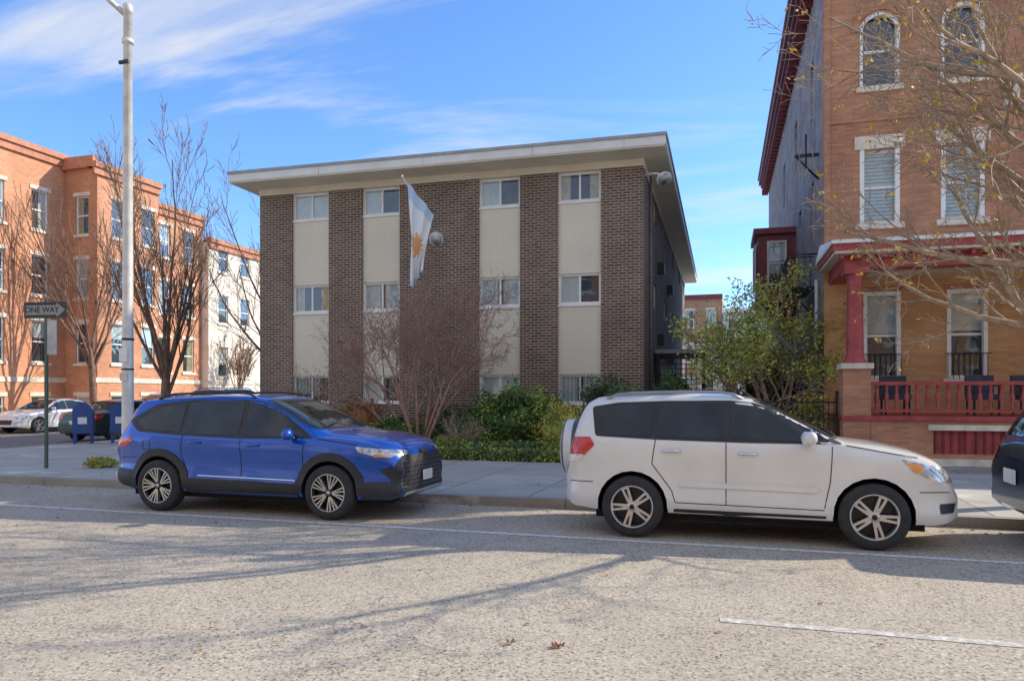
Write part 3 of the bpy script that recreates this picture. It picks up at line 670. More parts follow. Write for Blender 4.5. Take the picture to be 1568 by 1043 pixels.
m.box(.035,.25,.0,.012,2.3,3.0,pm('sign_back',(.42,.43,.42),.4,.4)) 
m.done('post_and_plate',sg)
tc_=bpy.data.curves.new('ow','FONT'); tc_.body='ONE WAY'; tc_.size=.165; tc_.align_x='CENTER'; tc_.align_y='CENTER'; tc_.offset=.004; tc_.materials.append(BLK)
to=bpy.data.objects.new('lettering',tc_); link(to,sg); to.location=(-.07,-.019,3.205); to.rotation_euler=(R(90),0,0)
MBL=pm('mailbox_blue',(.015,.07,.25),.4,var=.15,vs=6,coat=.3)
def mailbox(x,y,rz):
    e=empty('mailbox',(x,y,.126),rz); m=MB(); n=12; w_=.27; pr=[(-.26,.32),(.26,.32),(.26,.95)]+[(.26*math.cos(math.pi*i/n),.95+.3*math.sin(math.pi*i/n)) for i in range(1,n)]+[(-.26,.95)]
    k=len(pr); vs=[(-w_,a,b) for a,b in pr]+[(w_,a,b) for a,b in pr]
    m.mesh(vs,[tuple(range(k)),tuple(range(2*k-1,k-1,-1))]+[(i,(i+1)%k,k+(i+1)%k,k+i) for i in range(k)],MBL,False)
    for sx in (-.24,.2):
        for sy in (-.24,.2): m.box(sx,sx+.05,sy,sy+.05,0,.34,MBL)
    m.box(-.2,.2,-.275,-.262,.9,1.02,IRON); m.box(-.12,.12,-.272,-.262,.55,.75,WH)
    m.box(w_+.002,w_+.012,-.12,.12,.6,.8,WH)
    m.done('body',e,bevel=.012)
mailbox(-19.0,17.9,R(-50)); mailbox(-18.3,18.6,R(-50))
# ------------------------------------------------------------------ cars
def rpoly(pts,r=.03,n=4):
    out=[]; N_=len(pts)
    for i in range(N_):
        p=Vector((*pts[i],0)); a=Vector((*pts[i-1],0)); b_=Vector((*pts[(i+1)%N_],0))
        da=(a-p); db=(b_-p); ra=min(r,da.length*.4); rb=min(r,db.length*.4); s=p+da.normalized()*ra; e=p+db.normalized()*rb
        for k in range(n+1):
            t=k/n; q=s*(1-t)**2+p*2*t*(1-t)+e*t*t; out.append((q.x,q.y))
    return out
def strip(a,b,w):
    a=Vector(a);b_=Vector(b); d=(b_-a).normalized(); nn=Vector((-d.y,d.x))*w/2
    return [tuple(a+nn),tuple(b_+nn),tuple(b_-nn),tuple(a-nn)]
CGL=pm('car_glass',(.012,.017,.019),.02,var=.6,vs=2.2,spec=.6,coat=0); CGL.node_tree.nodes['Principled BSDF'].inputs['IOR'].default_value=1.55
TIRE=pm('tyre_rubber',(.035,.035,.035),.8,var=.2,vs=10); BLKP=pm('black_plastic',(.032,.032,.034),.5,var=.15)
ALU=pm('alloy_rim',(.64,.62,.58),.3,.75,var=.05); RIMD=pm('rim_dark',(.02,.02,.022),.35,.3,var=0); CHR=pm('chrome',(.8,.8,.8),.12,1.,var=0)
MESHG=pm('grille_mesh',(.20,.20,.205),.3,.6,var=0)
REDL=pm('tail_light_red',(.62,.02,.02),.12,var=.2,vs=20,coat=1); HEADL=pm('headlight',(.50,.52,.53),.1,.4,var=.6,vs=14,coat=1); AMB=pm('amber_lens',(.85,.32,.04),.15,var=.1,coat=1); ARCH=pm('wheel_well',(.008,.008,.008),.9,var=0); SEAM=pm('panel_gap',(.03,.03,.032),.7,var=0)
def sint(pts,xs,k=.06):
    P=np.array(pts); gx=np.arange(P[0,0]-.4,P[-1,0]+.4,.01); gy=np.interp(gx,P[:,0],P[:,1]); n=max(3,int(k/.01)*2+1); w_=np.hanning(n+2)[1:-1]; w_/=w_.sum()
    gp=np.pad(gy,n//2,'edge'); gs=np.convolve(gp,w_,'valid'); return np.interp(xs,gx,gs)
def car(name,loc,rz,S,scale=1.):
    e=empty(name,loc,rz); e.scale=(scale,)*3; pa=S['paint']
    xf,xr=S['front'],S['rear']; n=84
    xs=np.array([(xf+xr)/2-math.cos(math.pi*i/n)*(xf-xr)/2 for i in range(n+1)])
    zt=sint(S['top'],xs,.05); zw=np.minimum(sint(S['belt'],xs,.08),zt-.012); zb=sint(S['bot'],xs,.05); wb=sint(S['wid'],xs,.04)
    bm=bmesh.new(); rings=[]
    for i,x in enumerate(xs):
        t=min(1,max(0,(zt[i]-zw[i])/.48)); w=wb[i]; h=zt[i]-zw[i]; l=zw[i]-zb[i]
        wr=w*(.93-.17*t); fl=0
        for wx in S['wx']: fl=max(fl,math.exp(-((x-wx)/.40)**4))
        cr=S.get('crease',.0)*(1-.6*fl)
        half=[(0,zt[i]),(.3*wr,zt[i]-.004),(.6*wr,zt[i]-min(.012,.1*h)),(.82*wr,zt[i]-min(.026,.22*h)),(.93*wr,zt[i]-min(.05,.4*h)),(wr*.998+.0,zt[i]-min(.09,.62*h)),
              ((wr*.45+w*.96*.55),zt[i]*.42+zw[i]*.58-.03*t),(w*.962,zw[i]),(w*.98,zw[i]-.05*l),(w*(1.0),zw[i]-.14*l),(w*.998,zw[i]-.20*l),(w*(.985-cr+.02*fl),zw[i]-.32*l),(w*(.974-cr+.028*fl),zw[i]-.50*l),(w*(.975-cr+.03*fl),zw[i]-.62*l),(w*(.998+.006*fl),zw[i]-.74*l),(w*(.985+.012*fl),zb[i]+.12*l),(w*.955,zb[i]+.03*l),(w*.86,zb[i]),(w*.4,zb[i]),(0,zb[i])]
        ring=[(x,-y,z) for y,z in half]+[(x,y,z) for y,z in half[-2:0:-1]]
        rings.append([bm.verts.new(p) for p in ring])
    k=len(rings[0])
    for a in range(n):
        for j in range(k): bm.faces.new((rings[a][j],rings[a][(j+1)%k],rings[a+1][(j+1)%k],rings[a+1][j]))
    bm.faces.new(rings[0]); bm.faces.new(rings[-1])
    bmesh.ops.recalc_face_normals(bm,faces=bm.faces)
    for f in bm.faces: f.smooth=True
    bvh=BVHTree.FromBMesh(bm)
    me=bpy.data.meshes.new('body_shell'); bm.to_mesh(me); bm.free(); me.materials.append(pa); me.materials.append(ARCH)
    body=link(bpy.data.objects.new('body_shell',me),e)
    r=S['r']; ra=S.get('ra',r+.06)
    cb=bmesh.new()
    for wx in S['wx']:
        for sy in (-1,1):
            bmesh.ops.create_cone(cb,cap_ends=True,segments=40,radius1=ra,radius2=ra,depth=.7,matrix=Matrix.Translation((wx,sy*.87,r+.01))@Matrix.Rotation(R(90),4,'X'))
    cm=bpy.data.meshes.new('cut'); cb.to_mesh(cm); cb.free(); co=link(bpy.data.objects.new('cut',cm),e)
    md=body.modifiers.new('b','BOOLEAN'); md.operation='DIFFERENCE'; md.object=co; md.solver='EXACT'
    dg=bpy.context.evaluated_depsgraph_get(); dg.update()
    nm=bpy.data.meshes.new_from_object(body.evaluated_get(dg)); body.modifiers.clear(); body.data=nm; bpy.data.objects.remove(co)
    for p in nm.polygons:
        c=p.center; p.use_smooth=True
        if any(math.hypot(c.x-wx,c.z-r-.01)<ra+.004 for wx in S['wx']): p.material_index=1
    try: nm.set_sharp_from_angle(angle=R(38))
    except Exception as ex: print(ex)
    parts={}
    def dec(poly,view,mat,off=.004,step=.05,pn='trim'):
        bm=bmesh.new(); f=bm.faces.new([bm.verts.new((p[0],p[1],0)) for p in poly]); bmesh.ops.triangulate(bm,faces=[f])
        for ax in (0,1):
            lo=min(p[ax] for p in poly); hi=max(p[ax] for p in poly); q=lo+step
            while q<hi:
                nn=(1,0,0) if ax==0 else (0,1,0); pc=(q,0,0) if ax==0 else (0,q,0)
                bmesh.ops.bisect_plane(bm,geom=bm.verts[:]+bm.edges[:]+bm.faces[:],plane_co=pc,plane_no=nn); q+=step
        bad=[]
        for v in bm.verts:
            a,b_=v.co.x,v.co.y
            o,d={'L':((a,-3,b_),(0,1,0)),'R':((a,3,b_),(0,-1,0)),'F':((5,a,b_),(-1,0,0)),'B':((-5,a,b_),(1,0,0)),'T':((a,b_,5),(0,0,-1))}[view]
            h=bvh.ray_cast(Vector(o),Vector(d))
            if h[0] is None: bad.append(v); continue
            nr=h[1]; nr=nr if nr.dot(Vector(d))<0 else -nr; v.co=h[0]+nr*off
        bmesh.ops.delete(bm,geom=bad,context='VERTS')
        bm.verts.index_update(); mbx=parts.setdefault(pn,MB()); mbx.mesh([v.co.copy() for v in bm.verts],[[v.index for v in f.verts] for f in bm.faces],mat,True); bm.free()
    for side in ('L','R'):
        dec(rpoly(S['trim'],.04),side,BLKP,.003,pn='window_trim')
        for gpoly in S['glass']: dec(rpoly(gpoly,.035),side,CGL,.008,pn='side_windows')
        for a,b_ in S.get('seams',[]): dec(strip(a,b_,.010),side,SEAM,.003,.04,'door_gaps')
        for poly,mat_,off in S.get('side',[]): dec(rpoly(poly,.02),side,mat_,off,pn='side_details')
        for wx in S['wx']:
            t1=S.get('archw',.05); a0,a1=-.35,math.pi+.35
            if t1:
                for q in range(14):
                    ta=a0+(a1-a0)*q/14; tb=a0+(a1-a0)*(q+1)/14; zc=r+.01
                    pts=[(wx+rr_*math.cos(tt),zc+rr_*math.sin(tt)) for rr_,tt in ((ra-.006,ta),(ra+t1,ta),(ra+t1,tb),(ra-.006,tb))]
                    if min(p[1] for p in pts)>S['sill']-.03: dec(pts,side,S.get('archm',BLKP),.012 if t1>.03 else .006,.06,'arch_trim')
    if 'wind' in S: dec(rpoly(S['wind'],.05),'F',BLKP,.003,pn='windshield_trim'); dec(rpoly([(y*.955,z+(.018 if z<1.3 else -.02)) for y,z in S['wind']],.05),'F',CGL,.008,pn='windshield')
    if 'back' in S: dec(rpoly(S['back'],.05),'B',CGL,.006,pn='rear_window')
    for poly,view,mat_,off in S.get('ends',[]): dec(rpoly(poly,.02),view,mat_,off,.04,pn='lights_and_grille')
    for kx,mbx in parts.items(): mbx.done(kx,e)
    for wx in S['wx']:
        for sy in (-1,1):
            m=MB(); yo=sy*(S['track']); c=(wx,yo,r)
            pf=[(.60*r,-.085),(.66*r,-.105),(.74*r,-.113),(.88*r,-.112),(.95*r,-.10),(.99*r,-.08),(r,-.05),(r,.05),(.95*r,.1),(.6*r,.11)]
            f=lambda h:(h if sy<0 else -h)
            m.lathe(c,[(a,f(h)) for a,h in pf],TIRE,40,'Y')
            m.lathe(c,[(.69*r,f(-.108)),(.675*r,f(-.117)),(.655*r,f(-.112))],ALU,40,'Y')
            m.lathe(c,[(.655*r,f(-.112)),(.635*r,f(-.105)),(.62*r,f(-.03))],ALU if S['spoke']==5 else RIMD,40,'Y')
            m.lathe(c,[(.63*r,f(-.02)),(.0,f(-.02))],RIMD,30,'Y')
            m.lathe(c,[(.0,f(-.10)),(.12*r,f(-.10)),(.17*r,f(-.085)),(.19*r,f(-.03))],ALU if S['spoke']==5 else RIMD,20,'Y')
            m.lathe(c,[(.0,f(-.108)),(.08*r,f(-.106)),(.085*r,f(-.09))],RIMD if S['spoke']==5 else ALU,12,'Y')
            ns=5
            for q in range(ns):
                b0=2*math.pi*q/ns+.3+ (wx*.7)
                arms=[0.,] if S['spoke']==5 else [-.3,-.12,.12,.3]
                for da in arms:
                    def pt(rad,tt,h): 
                        ang=b0+da*(.35+.65*min(1,rad/(.55*r)))*1.15
                        return (wx+rad*math.cos(ang)-tt*math.sin(ang),yo+f(h),r+rad*math.sin(ang)+tt*math.cos(ang))
                    wi,wo=(.085*r,.125*r) if S['spoke']==5 else (.018*r,.026*r)
                    r0,r1=(.1*r if S['spoke']==5 else .13*r),.665*r
                    m.hexa([pt(r0,-wi,-.045),pt(r0,wi,-.045),pt(r1,wo,-.05),pt(r1,-wo,-.05),pt(r0,-wi,-.092),pt(r0,wi,-.092),pt(r1,wo,-.11),pt(r1,-wo,-.11)],ALU)
                    if S['spoke']==5:
                        m.hexa([pt(.3*r,-.012*r,-.08),pt(.3*r,.012*r,-.08),pt(.6*r,.05*r,-.08),pt(.6*r,-.05*r,-.08),pt(.3*r,-.012*r,-.1015),pt(.3*r,.012*r,-.1015),pt(.6*r,.05*r,-.111),pt(.6*r,-.05*r,-.111)],RIMD)
            m.done('wheel',e)
    def hit(x,z,sy):
        h=bvh.ray_cast(Vector((x,sy*3,z)),Vector((0,-sy,0))); return h[0] if h[0] else Vector((x,sy*.8,z))
    m=MB()
    for sy in (-1,1):
        mx,mz=S['mirror']; h=hit(mx,mz,sy)
        bm=bmesh.new(); bmesh.ops.create_uvsphere(bm,u_segments=14,v_segments=10,radius=1)
        bm.verts.index_update()
        vs=[(mx+v.co.x*.08+.02*v.co.y*sy,h.y+sy*.14+v.co.y*.12,mz+.05+max(-.75,min(.8,v.co.z))*.09) for v in bm.verts]
        m.mesh(vs,[[v.index for v in f.verts] for f in bm.faces],pa,True); bm.free()
        m.tube([(mx+.02,h.y-sy*.03,mz-.02),(mx,h.y+sy*.08,mz+.01)],.025,BLKP,6)
        for hx,hz in S.get('handles',[]):
            h=hit(hx,hz,sy); m.tube([(hx-.1,h.y+sy*.0,hz),(hx-.08,h.y+sy*.03,hz),(hx+.08,h.y+sy*.03,hz),(hx+.1,h.y+sy*.0,hz)],[.012,.016,.016,.012],S.get('handlem',pa),8)
        if 'rail' in S:
            x0,x1,yr=S['rail']; zz=lambda x:bvh.ray_cast(Vector((x,sy*yr,5)),Vector((0,0,-1)))[0].z
            pts=[(x0,sy*yr,zz(x0)),(x0+.12,sy*yr,zz(x0+.12)+.05)]+[(x,sy*yr,zz(x)+.055) for x in np.linspace(x0+.3,x1-.3,6)]+[(x1-.12,sy*yr,zz(x1-.12)+.045),(x1,sy*yr,zz(x1))]
            m.tube(pts,.017,S.get('railm',BLKP),6)
    if 'wind' in S:
        z0=S['wind'][0][1]+.02
        for yy in (-.55,.05):
            pts=[]
            for k in range(6):
                h=bvh.ray_cast(Vector((5,yy+k*.1,z0+.012*k)),Vector((-1,0,0)))
                if h[0]: pts.append(h[0]+Vector((.02,0,.015)))
            if len(pts)>2: m.tube(pts,.009,BLKP,4)
    m.box(S['rear']+.35,S['front']-.35,-.72,.72,.2,.3,ARCH)
    m.done('mirrors_and_handles',e)
    return e,bvh
def carpaint(name,c,metal=.3,rough=.3):
    return pm(name,c,rough,metal,var=.05,vs=1.5,coat=1)
BLUE=carpaint('blue_paint',(.002,.085,.47),.35,.25)
SB=dict(paint=BLUE,front=2.33,rear=-2.25,wx=(-1.35,1.35),r=.358,ra=.41,track=.80,sill=.3,archw=.10,spoke=10,mirror=(.80,1.06),crease=.026,
 top=[(-2.25,.90),(-2.23,1.05),(-2.18,1.12),(-2.12,1.18),(-2.03,1.36),(-1.93,1.52),(-1.83,1.58),(-1.3,1.615),(-.6,1.64),(-.1,1.635),(.22,1.595),(.5,1.485),(1.10,1.19),(1.22,1.15),(1.6,1.12),(1.9,1.08),(2.14,1.02),(2.25,.93),(2.31,.81),(2.33,.68)],
 belt=[(-2.25,.79),(-2.15,1.01),(-1.9,1.10),(-1.4,1.09),(0,1.045),(1.1,1.03),(1.8,.98),(2.15,.89),(2.33,.62)],
 bot=[(-2.25,.42),(-2.15,.33),(-1.8,.27),(1.8,.26),(2.15,.27),(2.33,.33)],
 wid=[(-2.25,.66),(-2.2,.75),(-2.1,.81),(-1.9,.86),(-1.5,.89),(-1,.89),(1.2,.89),(1.75,.89),(2.0,.855),(2.15,.79),(2.26,.70),(2.31,.62),(2.33,.56)],
 trim=[(1.10,1.055),(.88,1.185),(.5,1.415),(.22,1.53),(-.05,1.56),(-.6,1.565),(-1.15,1.54),(-1.55,1.49),(-1.98,1.26),(-1.75,1.11),(-.95,1.06),(0,1.035)],
 glass=[[(.02,1.07),(.76,1.065),(.76,1.21),(.48,1.385),(.22,1.495),(.02,1.525)],[(.81,1.07),(1.0,1.07),(.81,1.175)],[(-.06,1.07),(-.06,1.525),(-.55,1.53),(-.95,1.51),(-.95,1.09)],[(-1.02,1.105),(-1.02,1.50),(-1.4,1.45),(-1.82,1.255),(-1.64,1.14)]],
 seams=[((-.01,1.03),(-.01,.40)),((.98,1.0),(.93,.6)),((.93,.6),(.88,.40)),((-.95,1.06),(-.98,.8)),((-.98,.8),(-.88,.55)),((1.15,1.05),(1.75,.98)),((-1.75,.75),(-2.1,.72)),((-1.62,.98),(-1.5,.98)),((-1.62,.86),(-1.5,.86)),((-1.62,.86),(-1.62,.98)),((-1.5,.86),(-1.5,.98))],
 side=[([(-.88,.28),(.88,.27),(.9,.46),(-.9,.48)],BLKP,.014),([(-.7,.51),(.85,.49),(.85,.50),(-.7,.52)],CHR,.014),([(1.72,.96),(2.08,.93),(2.25,.84),(2.04,.83),(1.78,.89)],HEADL,.006),([(1.98,.87),(2.19,.845),(2.18,.82),(1.98,.835)],AMB,.010),([(-2.2,1.0),(-1.86,1.03),(-1.80,.97),(-1.97,.89),(-2.2,.89)],REDL,.006),([(1.80,.28),(2.28,.31),(2.24,.50),(2.1,.52),(1.84,.50)],BLKP,.008),([(-2.2,.33),(-1.80,.28),(-1.78,.56),(-2.18,.58)],BLKP,.008)],
 wind=[(-.74,1.165),(.74,1.165),(.60,1.56),(-.60,1.56)],back=[(-.64,1.17),(.64,1.17),(.54,1.50),(-.54,1.50)],
 ends=[([(-.60,.84),(.60,.84),(.80,.66),(.66,.37),(-.66,.37),(-.80,.66)],'F',BLKP,.008),([(-.60,.37),(.60,.37),(.64,.30),(-.64,.30)],'F',ALU,.008),([(-.84,.93),(-.44,.90),(-.46,.85),(-.80,.83)],'F',HEADL,.01),([(.84,.93),(.44,.90),(.46,.85),(.80,.83)],'F',HEADL,.01),
   ([(-.16,.48),(.16,.48),(.16,.62),(-.16,.62)],'F',WH,.03),([(-.08,.84),(.08,.84),(.08,.90),(-.08,.90)],'F',CHR,.014)]+
  [([(-.66,.43+i*.055),(.66,.43+i*.055),(.66,.438+i*.055),(-.66,.438+i*.055)],'F',MESHG,.012) for i in range(7)]+
  [([(-.65+j*.1,.4),(-.642+j*.1,.4),(-.642+j*.1,.79),(-.65+j*.1,.79)],'F',MESHG,.012) for j in range(14)],
 handles=[(.2,.95),(-.74,.97)],rail=(-1.6,.05,.58))
car('blue_crossover_suv',(-6.47,9.5,0),0,SB)
WHT=carpaint('white_paint',(.81,.79,.725),.0,.35)
SW=dict(paint=WHT,front=2.12,rear=-2.06,wx=(-1.265,1.265),r=.352,ra=.405,track=.79,sill=.3,archw=.022,archm=WHT,spoke=5,mirror=(.62,1.12),crease=.014,
 top=[(-2.06,.74),(-2.05,1.0),(-2.0,1.16),(-1.93,1.38),(-1.85,1.55),(-1.74,1.61),(-1.3,1.64),(-.7,1.655),(-.25,1.65),(.05,1.605),(.32,1.49),(.92,1.17),(1.03,1.135),(1.4,1.095),(1.7,1.03),(1.9,.95),(2.03,.83),(2.09,.70),(2.12,.58)],
 belt=[(-2.06,.65),(-2.0,1.0),(-1.85,1.12),(-1.4,1.13),(0,1.10),(.95,1.06),(1.6,.96),(1.95,.80),(2.12,.52)],
 bot=[(-2.06,.38),(-1.98,.32),(-1.7,.28),(1.6,.26),(1.95,.27),(2.12,.33)],
 wid=[(-2.06,.72),(-2.02,.79),(-1.92,.85),(-1.7,.875),(-1.2,.885),(1.2,.885),(1.5,.875),(1.8,.825),(1.98,.74),(2.08,.62),(2.12,.52)],
 trim=[(.98,1.10),(.75,1.225),(.34,1.435),(.08,1.54),(-.2,1.565),(-.9,1.56),(-1.45,1.54),(-1.76,1.49),(-1.70,1.15),(-1.0,1.12),(0,1.10)],
 glass=[[(-.18,1.14),(.66,1.125),(.66,1.24),(.34,1.40),(.08,1.50),(-.18,1.53)],[(.71,1.125),(.86,1.12),(.71,1.21)],[(-.27,1.14),(-.27,1.53),(-.8,1.53),(-.97,1.525),(-1.0,1.15)],[(-1.06,1.155),(-1.04,1.52),(-1.42,1.505),(-1.70,1.46),(-1.54,1.165)]],
 seams=[((-.23,1.1),(-.23,.42)),((.86,1.08),(.84,.7)),((.84,.7),(.78,.42)),((-1.0,1.14),(-1.04,.85)),((-1.04,.85),(-.82,.55)),((-.82,.55),(-.78,.42)),((-.78,.42),(.78,.40)),((1.0,1.09),(1.7,.97)),((-1.72,.62),(-2.0,.62)),((1.7,.62),(2.0,.62))],
 side=[([(-.74,.60),(.72,.58),(.72,.64),(-.74,.66)],WHT,.018),([(-.8,.27),(.8,.26),(.8,.34),(-.8,.35)],BLKP,.006),([(1.52,.96),(1.88,.88),(2.03,.75),(1.9,.72),(1.66,.82)],HEADL,.006),([(1.55,.935),(1.74,.89),(1.72,.82),(1.64,.83)],AMB,.009),([(-2.02,1.13),(-1.76,1.14),(-1.70,1.05),(-1.82,.93),(-2.03,.90)],REDL,.008),([(-2.02,.93),(-1.83,.94),(-1.88,.86),(-2.03,.85)],FRW,.009),([(1.9,.50),(2.08,.50),(2.05,.40),(1.9,.40)],BLKP,.008)],
 wind=[(-.72,1.15),(.72,1.15),(.60,1.57),(-.60,1.57)],back=[(-.6,1.14),(.6,1.14),(.54,1.52),(-.54,1.52)],
 ends=[([(-.45,.80),(.45,.80),(.40,.64),(-.40,.64)],'F',BLKP,.008),([(-.5,.5),(.5,.5),(.45,.36),(-.45,.36)],'F',BLKP,.008),([(-.80,.88),(-.5,.84),(-.5,.70),(-.76,.72)],'F',HEADL,.01),([(.80,.88),(.5,.84),(.5,.70),(.76,.72)],'F',HEADL,.01),([(-.83,1.12),(-.68,1.12),(-.68,.9),(-.83,.9)],'B',REDL,.006),([(.83,1.12),(.68,1.12),(.68,.9),(.83,.9)],'B',REDL,.006)],
 handles=[(.0,.985),(-.82,1.0)],rail=(-1.6,-.05,.6),railm=pm('rail_silver',(.4,.4,.4),.35,.6),handlem=CHR)
we,_=car('white_suv',(.065,9.5,0),0,SW)
CG=pm('cover_grey',(.14,.14,.145),.4)
m=MB(); m.lathe((-2.28,.10,.95),[(0,0),(.28,0),(.335,.03)],WHT,36,'X'); m.lathe((-2.28,.10,.95),[(.335,.03),(.365,.06)],CG,36,'X'); m.lathe((-2.28,.10,.95),[(.365,.06),(.37,.16)],WHT,36,'X'); m.lathe((-2.28,.10,.95),[(.37,.16),(.36,.22),(.30,.26)],CG,36,'X'); m.done('spare_wheel_cover',we)
def sedan(paint):
    return dict(paint=paint,front=2.25,rear=-2.25,wx=(-1.35,1.35),r=.32,ra=.36,track=.77,sill=.28,archw=0,spoke=10,mirror=(.75,.95),
     top=[(-2.25,.7),(-2.2,.95),(-2.0,1.02),(-1.6,1.08),(-.9,1.36),(-.4,1.43),(.1,1.42),(.4,1.34),(1.1,.98),(1.7,.88),(2.1,.75),(2.25,.55)],
     belt=[(-2.25,.6),(-2.1,.92),(-1.6,.97),(0,.94),(1.1,.9),(1.8,.8),(2.25,.48)],bot=[(-2.25,.35),(-2.1,.27),(-1.8,.22),(1.8,.2),(2.25,.28)],
     wid=[(-2.25,.65),(-2.1,.78),(-1.7,.86),(1.5,.87),(1.9,.8),(2.15,.68),(2.25,.5)],
     trim=[(1.0,.93),(.45,1.24),(.1,1.34),(-.4,1.35),(-.9,1.28),(-1.5,1.02),(-1.3,.97)],glass=[[(.0,.97),(.85,.95),(.42,1.2),(.1,1.3),(0,1.31)],[(-.08,.97),(-.08,1.31),(-.4,1.32),(-.85,1.25),(-1.25,1.05),(-1.1,.99)]],
     seams=[((-.04,.94),(-.04,.35)),((.9,.9),(.85,.35)),((-1.0,.95),(-.85,.4))],side=[([(1.75,.76),(2.1,.68),(2.1,.6),(1.85,.64)],HEADL,.006),([(-2.2,.9),(-1.8,.92),(-1.9,.78),(-2.2,.76)],REDL,.006)],
     wind=[(-.68,.98),(.68,.98),(.56,1.37),(-.56,1.37)],back=[(-.66,1.1),(.66,1.1),(.55,1.34),(-.55,1.34)],
     ends=[([(-.5,.55),(.5,.55),(.42,.36),(-.42,.36)],'F',BLKP,.008),([(-.82,.72),(-.5,.68),(-.5,.58),(-.78,.6)],'F',HEADL,.008),([(.82,.72),(.5,.68),(.5,.58),(.78,.6)],'F',HEADL,.008),([(-.78,.9),(-.45,.9),(-.45,.78),(-.78,.76)],'B',REDL,.008),([(.78,.9),(.45,.9),(.45,.78),(.78,.76)],'B',REDL,.008),([(-.16,.6),(.16,.6),(.16,.73),(-.16,.73)],'B',WH,.012)],handles=[(.2,.84)])
car('silver_sedan',(-28.6,25.3,0),R(-90),sedan(carpaint('silver_paint',(.72,.73,.74),.2)))
car('white_suv',(-28.6,31.6,0),R(-90),dict(SW,paint=carpaint('pearl_paint',(.5,.5,.5))))
car('green_sedan',(-21.4,22.0,0),R(90),sedan(carpaint('dark_green_paint',(.01,.045,.04),.3)))
car('dark_suv',(-20.8,27.6,0),R(90),dict(SW,paint=carpaint('dark_grey_paint',(.03,.035,.045),.3)),1.12)
NAVY=dict(SB,paint=carpaint('navy_paint',(.012,.028,.075),.4))
NAVY['ends']=SB['ends']+[([(-.86,1.04),(-.5,1.04),(-.5,.90),(-.84,.88)],'B',REDL,.008),([(.86,1.04),(.5,1.04),(.5,.90),(.84,.88)],'B',REDL,.008),([(-.2,.66),(.2,.66),(.2,.82),(-.2,.82)],'B',WH,.014)]
car('navy_hatchback',(5.08,9.5,0),0,NAVY)
m=MB()
for i in range(260):
    x=random.uniform(-14,6); y=random.choice([random.uniform(10.0,10.42),random.uniform(2.5,10.4),random.uniform(10.7,15.9)])
    z=.008 if y<10.45 else .134; a=random.uniform(0,6.28); s=random.uniform(.015,.035); c_,s_=math.cos(a),math.sin(a)
    m.face([(x+s*c_,y+s*s_,z),(x-.6*s*s_,y+.6*s*c_,z+.012),(x-s*c_,y-s*s_,z),(x+.6*s*s_,y-.6*s*c_,z+.008)],random.choice([LBR[0],LBR[1],LPAL]))
RL=pm('leaf_dry_red',(.30,.07,.03),.7)
for (x,y,mt) in ((-1.15,4.74,RL),(-1.13,4.76,RL),(-1.45,4.72,LBR[0])):
    for k in range(4):
        a=k*1.4+x*9; s=.03; m.face([(x,y,.006),(x+s*math.cos(a),y+s*math.sin(a),.02),(x+1.3*s*math.cos(a+.5),y+1.3*s*math.sin(a+.5),.034),(x+s*math.cos(a+1),y+s*math.sin(a+1),.012)],mt)
m.done('fallen_leaves')
# ------------------------------------------------------------------ light, sky, camera
AZ,EL=R(31),R(31)
sv=Vector((math.cos(EL)*math.cos(AZ),math.cos(EL)*math.sin(AZ),math.sin(EL)))
sd=bpy.data.lights.new('sun','SUN'); sd.energy=5; sd.angle=R(.5); sd.color=(1,.91,.76)
so_=link(bpy.data.objects.new('sun',sd)); so_.rotation_euler=sv.to_track_quat('Z','Y').to_euler(); so_.location=(20,10,30)
wd=bpy.data.worlds.new('World'); scene.world=wd; wd.use_nodes=True; N=wd.node_tree.nodes; L=wd.node_tree.links
bg=N['Background']; sky=N.new('ShaderNodeTexSky'); sky.sky_type='NISHITA'; sky.sun_disc=False; sky.sun_elevation=EL; sky.sun_rotation=R(90)-AZ; sky.air_density=1.; sky.dust_density=.3; sky.ozone_density=1.5
vm=N.new('ShaderNodeVectorMath'); vm.operation='MULTIPLY'; L.new(sky.outputs[0],vm.inputs[0]); vm.inputs[1].default_value=(.95,1.34,1.88)
tc=N.new('ShaderNodeTexCoord'); sp=N.new('ShaderNodeSeparateXYZ'); L.new(tc.outputs['Generated'],sp.inputs[0])
zz=math_(N,L,'ADD',math_(N,L,'MAXIMUM',sp.outputs[2],0.),.12)
cb=N.new('ShaderNodeCombineXYZ'); L.new(math_(N,L,'DIVIDE',sp.outputs[0],zz),cb.inputs[0]); L.new(math_(N,L,'DIVIDE',sp.outputs[1],zz),cb.inputs[1])
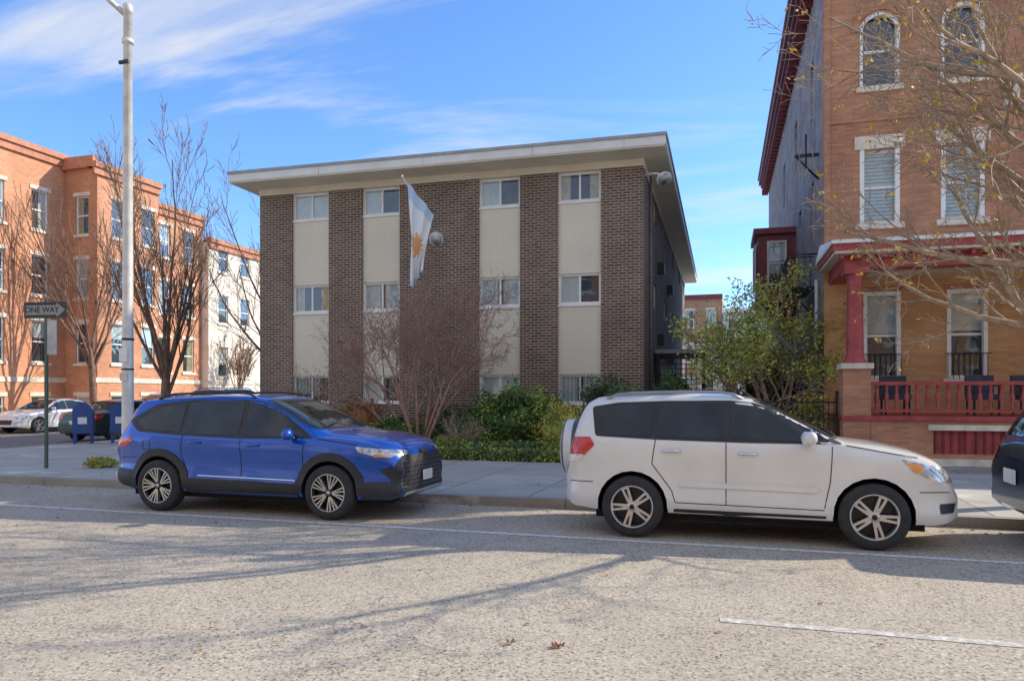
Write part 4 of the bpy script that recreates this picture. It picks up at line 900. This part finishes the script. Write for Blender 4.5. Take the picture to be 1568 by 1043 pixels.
mp=N.new('ShaderNodeMapping'); mp.inputs['Rotation'].default_value=(0,0,R(-12)); mp.inputs['Scale'].default_value=(.55,1.9,1); mp.inputs['Location'].default_value=(1.3,.4,0); L.new(cb.outputs[0],mp.inputs[0])
nz=N.new('ShaderNodeTexNoise'); nz.inputs['Scale'].default_value=1.1; nz.inputs['Detail'].default_value=9; nz.inputs['Roughness'].default_value=.57; nz.inputs['Distortion'].default_value=.7; L.new(mp.outputs[0],nz.inputs['Vector'])
mr=N.new('ShaderNodeMapRange'); mr.interpolation_type='SMOOTHSTEP'; mr.inputs['From Min'].default_value=.5; mr.inputs['From Max'].default_value=.78; L.new(nz.outputs['Fac'],mr.inputs[0])
so2=N.new('ShaderNodeMapRange'); so2.interpolation_type='SMOOTHSTEP'; so2.inputs['From Min'].default_value=.15; so2.inputs['From Max'].default_value=-.6; L.new(sp.outputs[1],so2.inputs[0])
n2=N.new('ShaderNodeMapRange'); n2.inputs['From Min'].default_value=.3; n2.inputs['From Max'].default_value=.62; n2.inputs['To Min'].default_value=.35; n2.inputs['To Max'].default_value=1.; L.new(nz.outputs['Fac'],n2.inputs[0])
south_fill=math_(N,L,'MULTIPLY',so2.outputs[0],n2.outputs[0])  # extra cloud cover behind the camera, added to light the facades brighter and more neutral
fac=math_(N,L,'MINIMUM',math_(N,L,'MAXIMUM',math_(N,L,'MULTIPLY',mr.outputs[0],.85),math_(N,L,'MULTIPLY',south_fill,.8)),.9)
cl=mixc(N,L,fac,vm.outputs[0],(6.2,6.15,6.0))
L.new(cl,bg.inputs[0]); bg.inputs[1].default_value=.15
cam=bpy.data.cameras.new('camera'); cam.lens=26.4; cam.sensor_width=36; cam.shift_y=.0513; cam.clip_end=2000
co=link(bpy.data.objects.new('camera',cam)); co.location=(0,0,1.65); co.rotation_euler=(R(90),0,R(17)); scene.camera=co
scene.view_settings.view_transform='Standard'; scene.view_settings.look='None'; scene.view_settings.exposure=0
print('verts',sum(len(o.data.vertices) for o in bpy.data.objects if o.type=='MESH'))
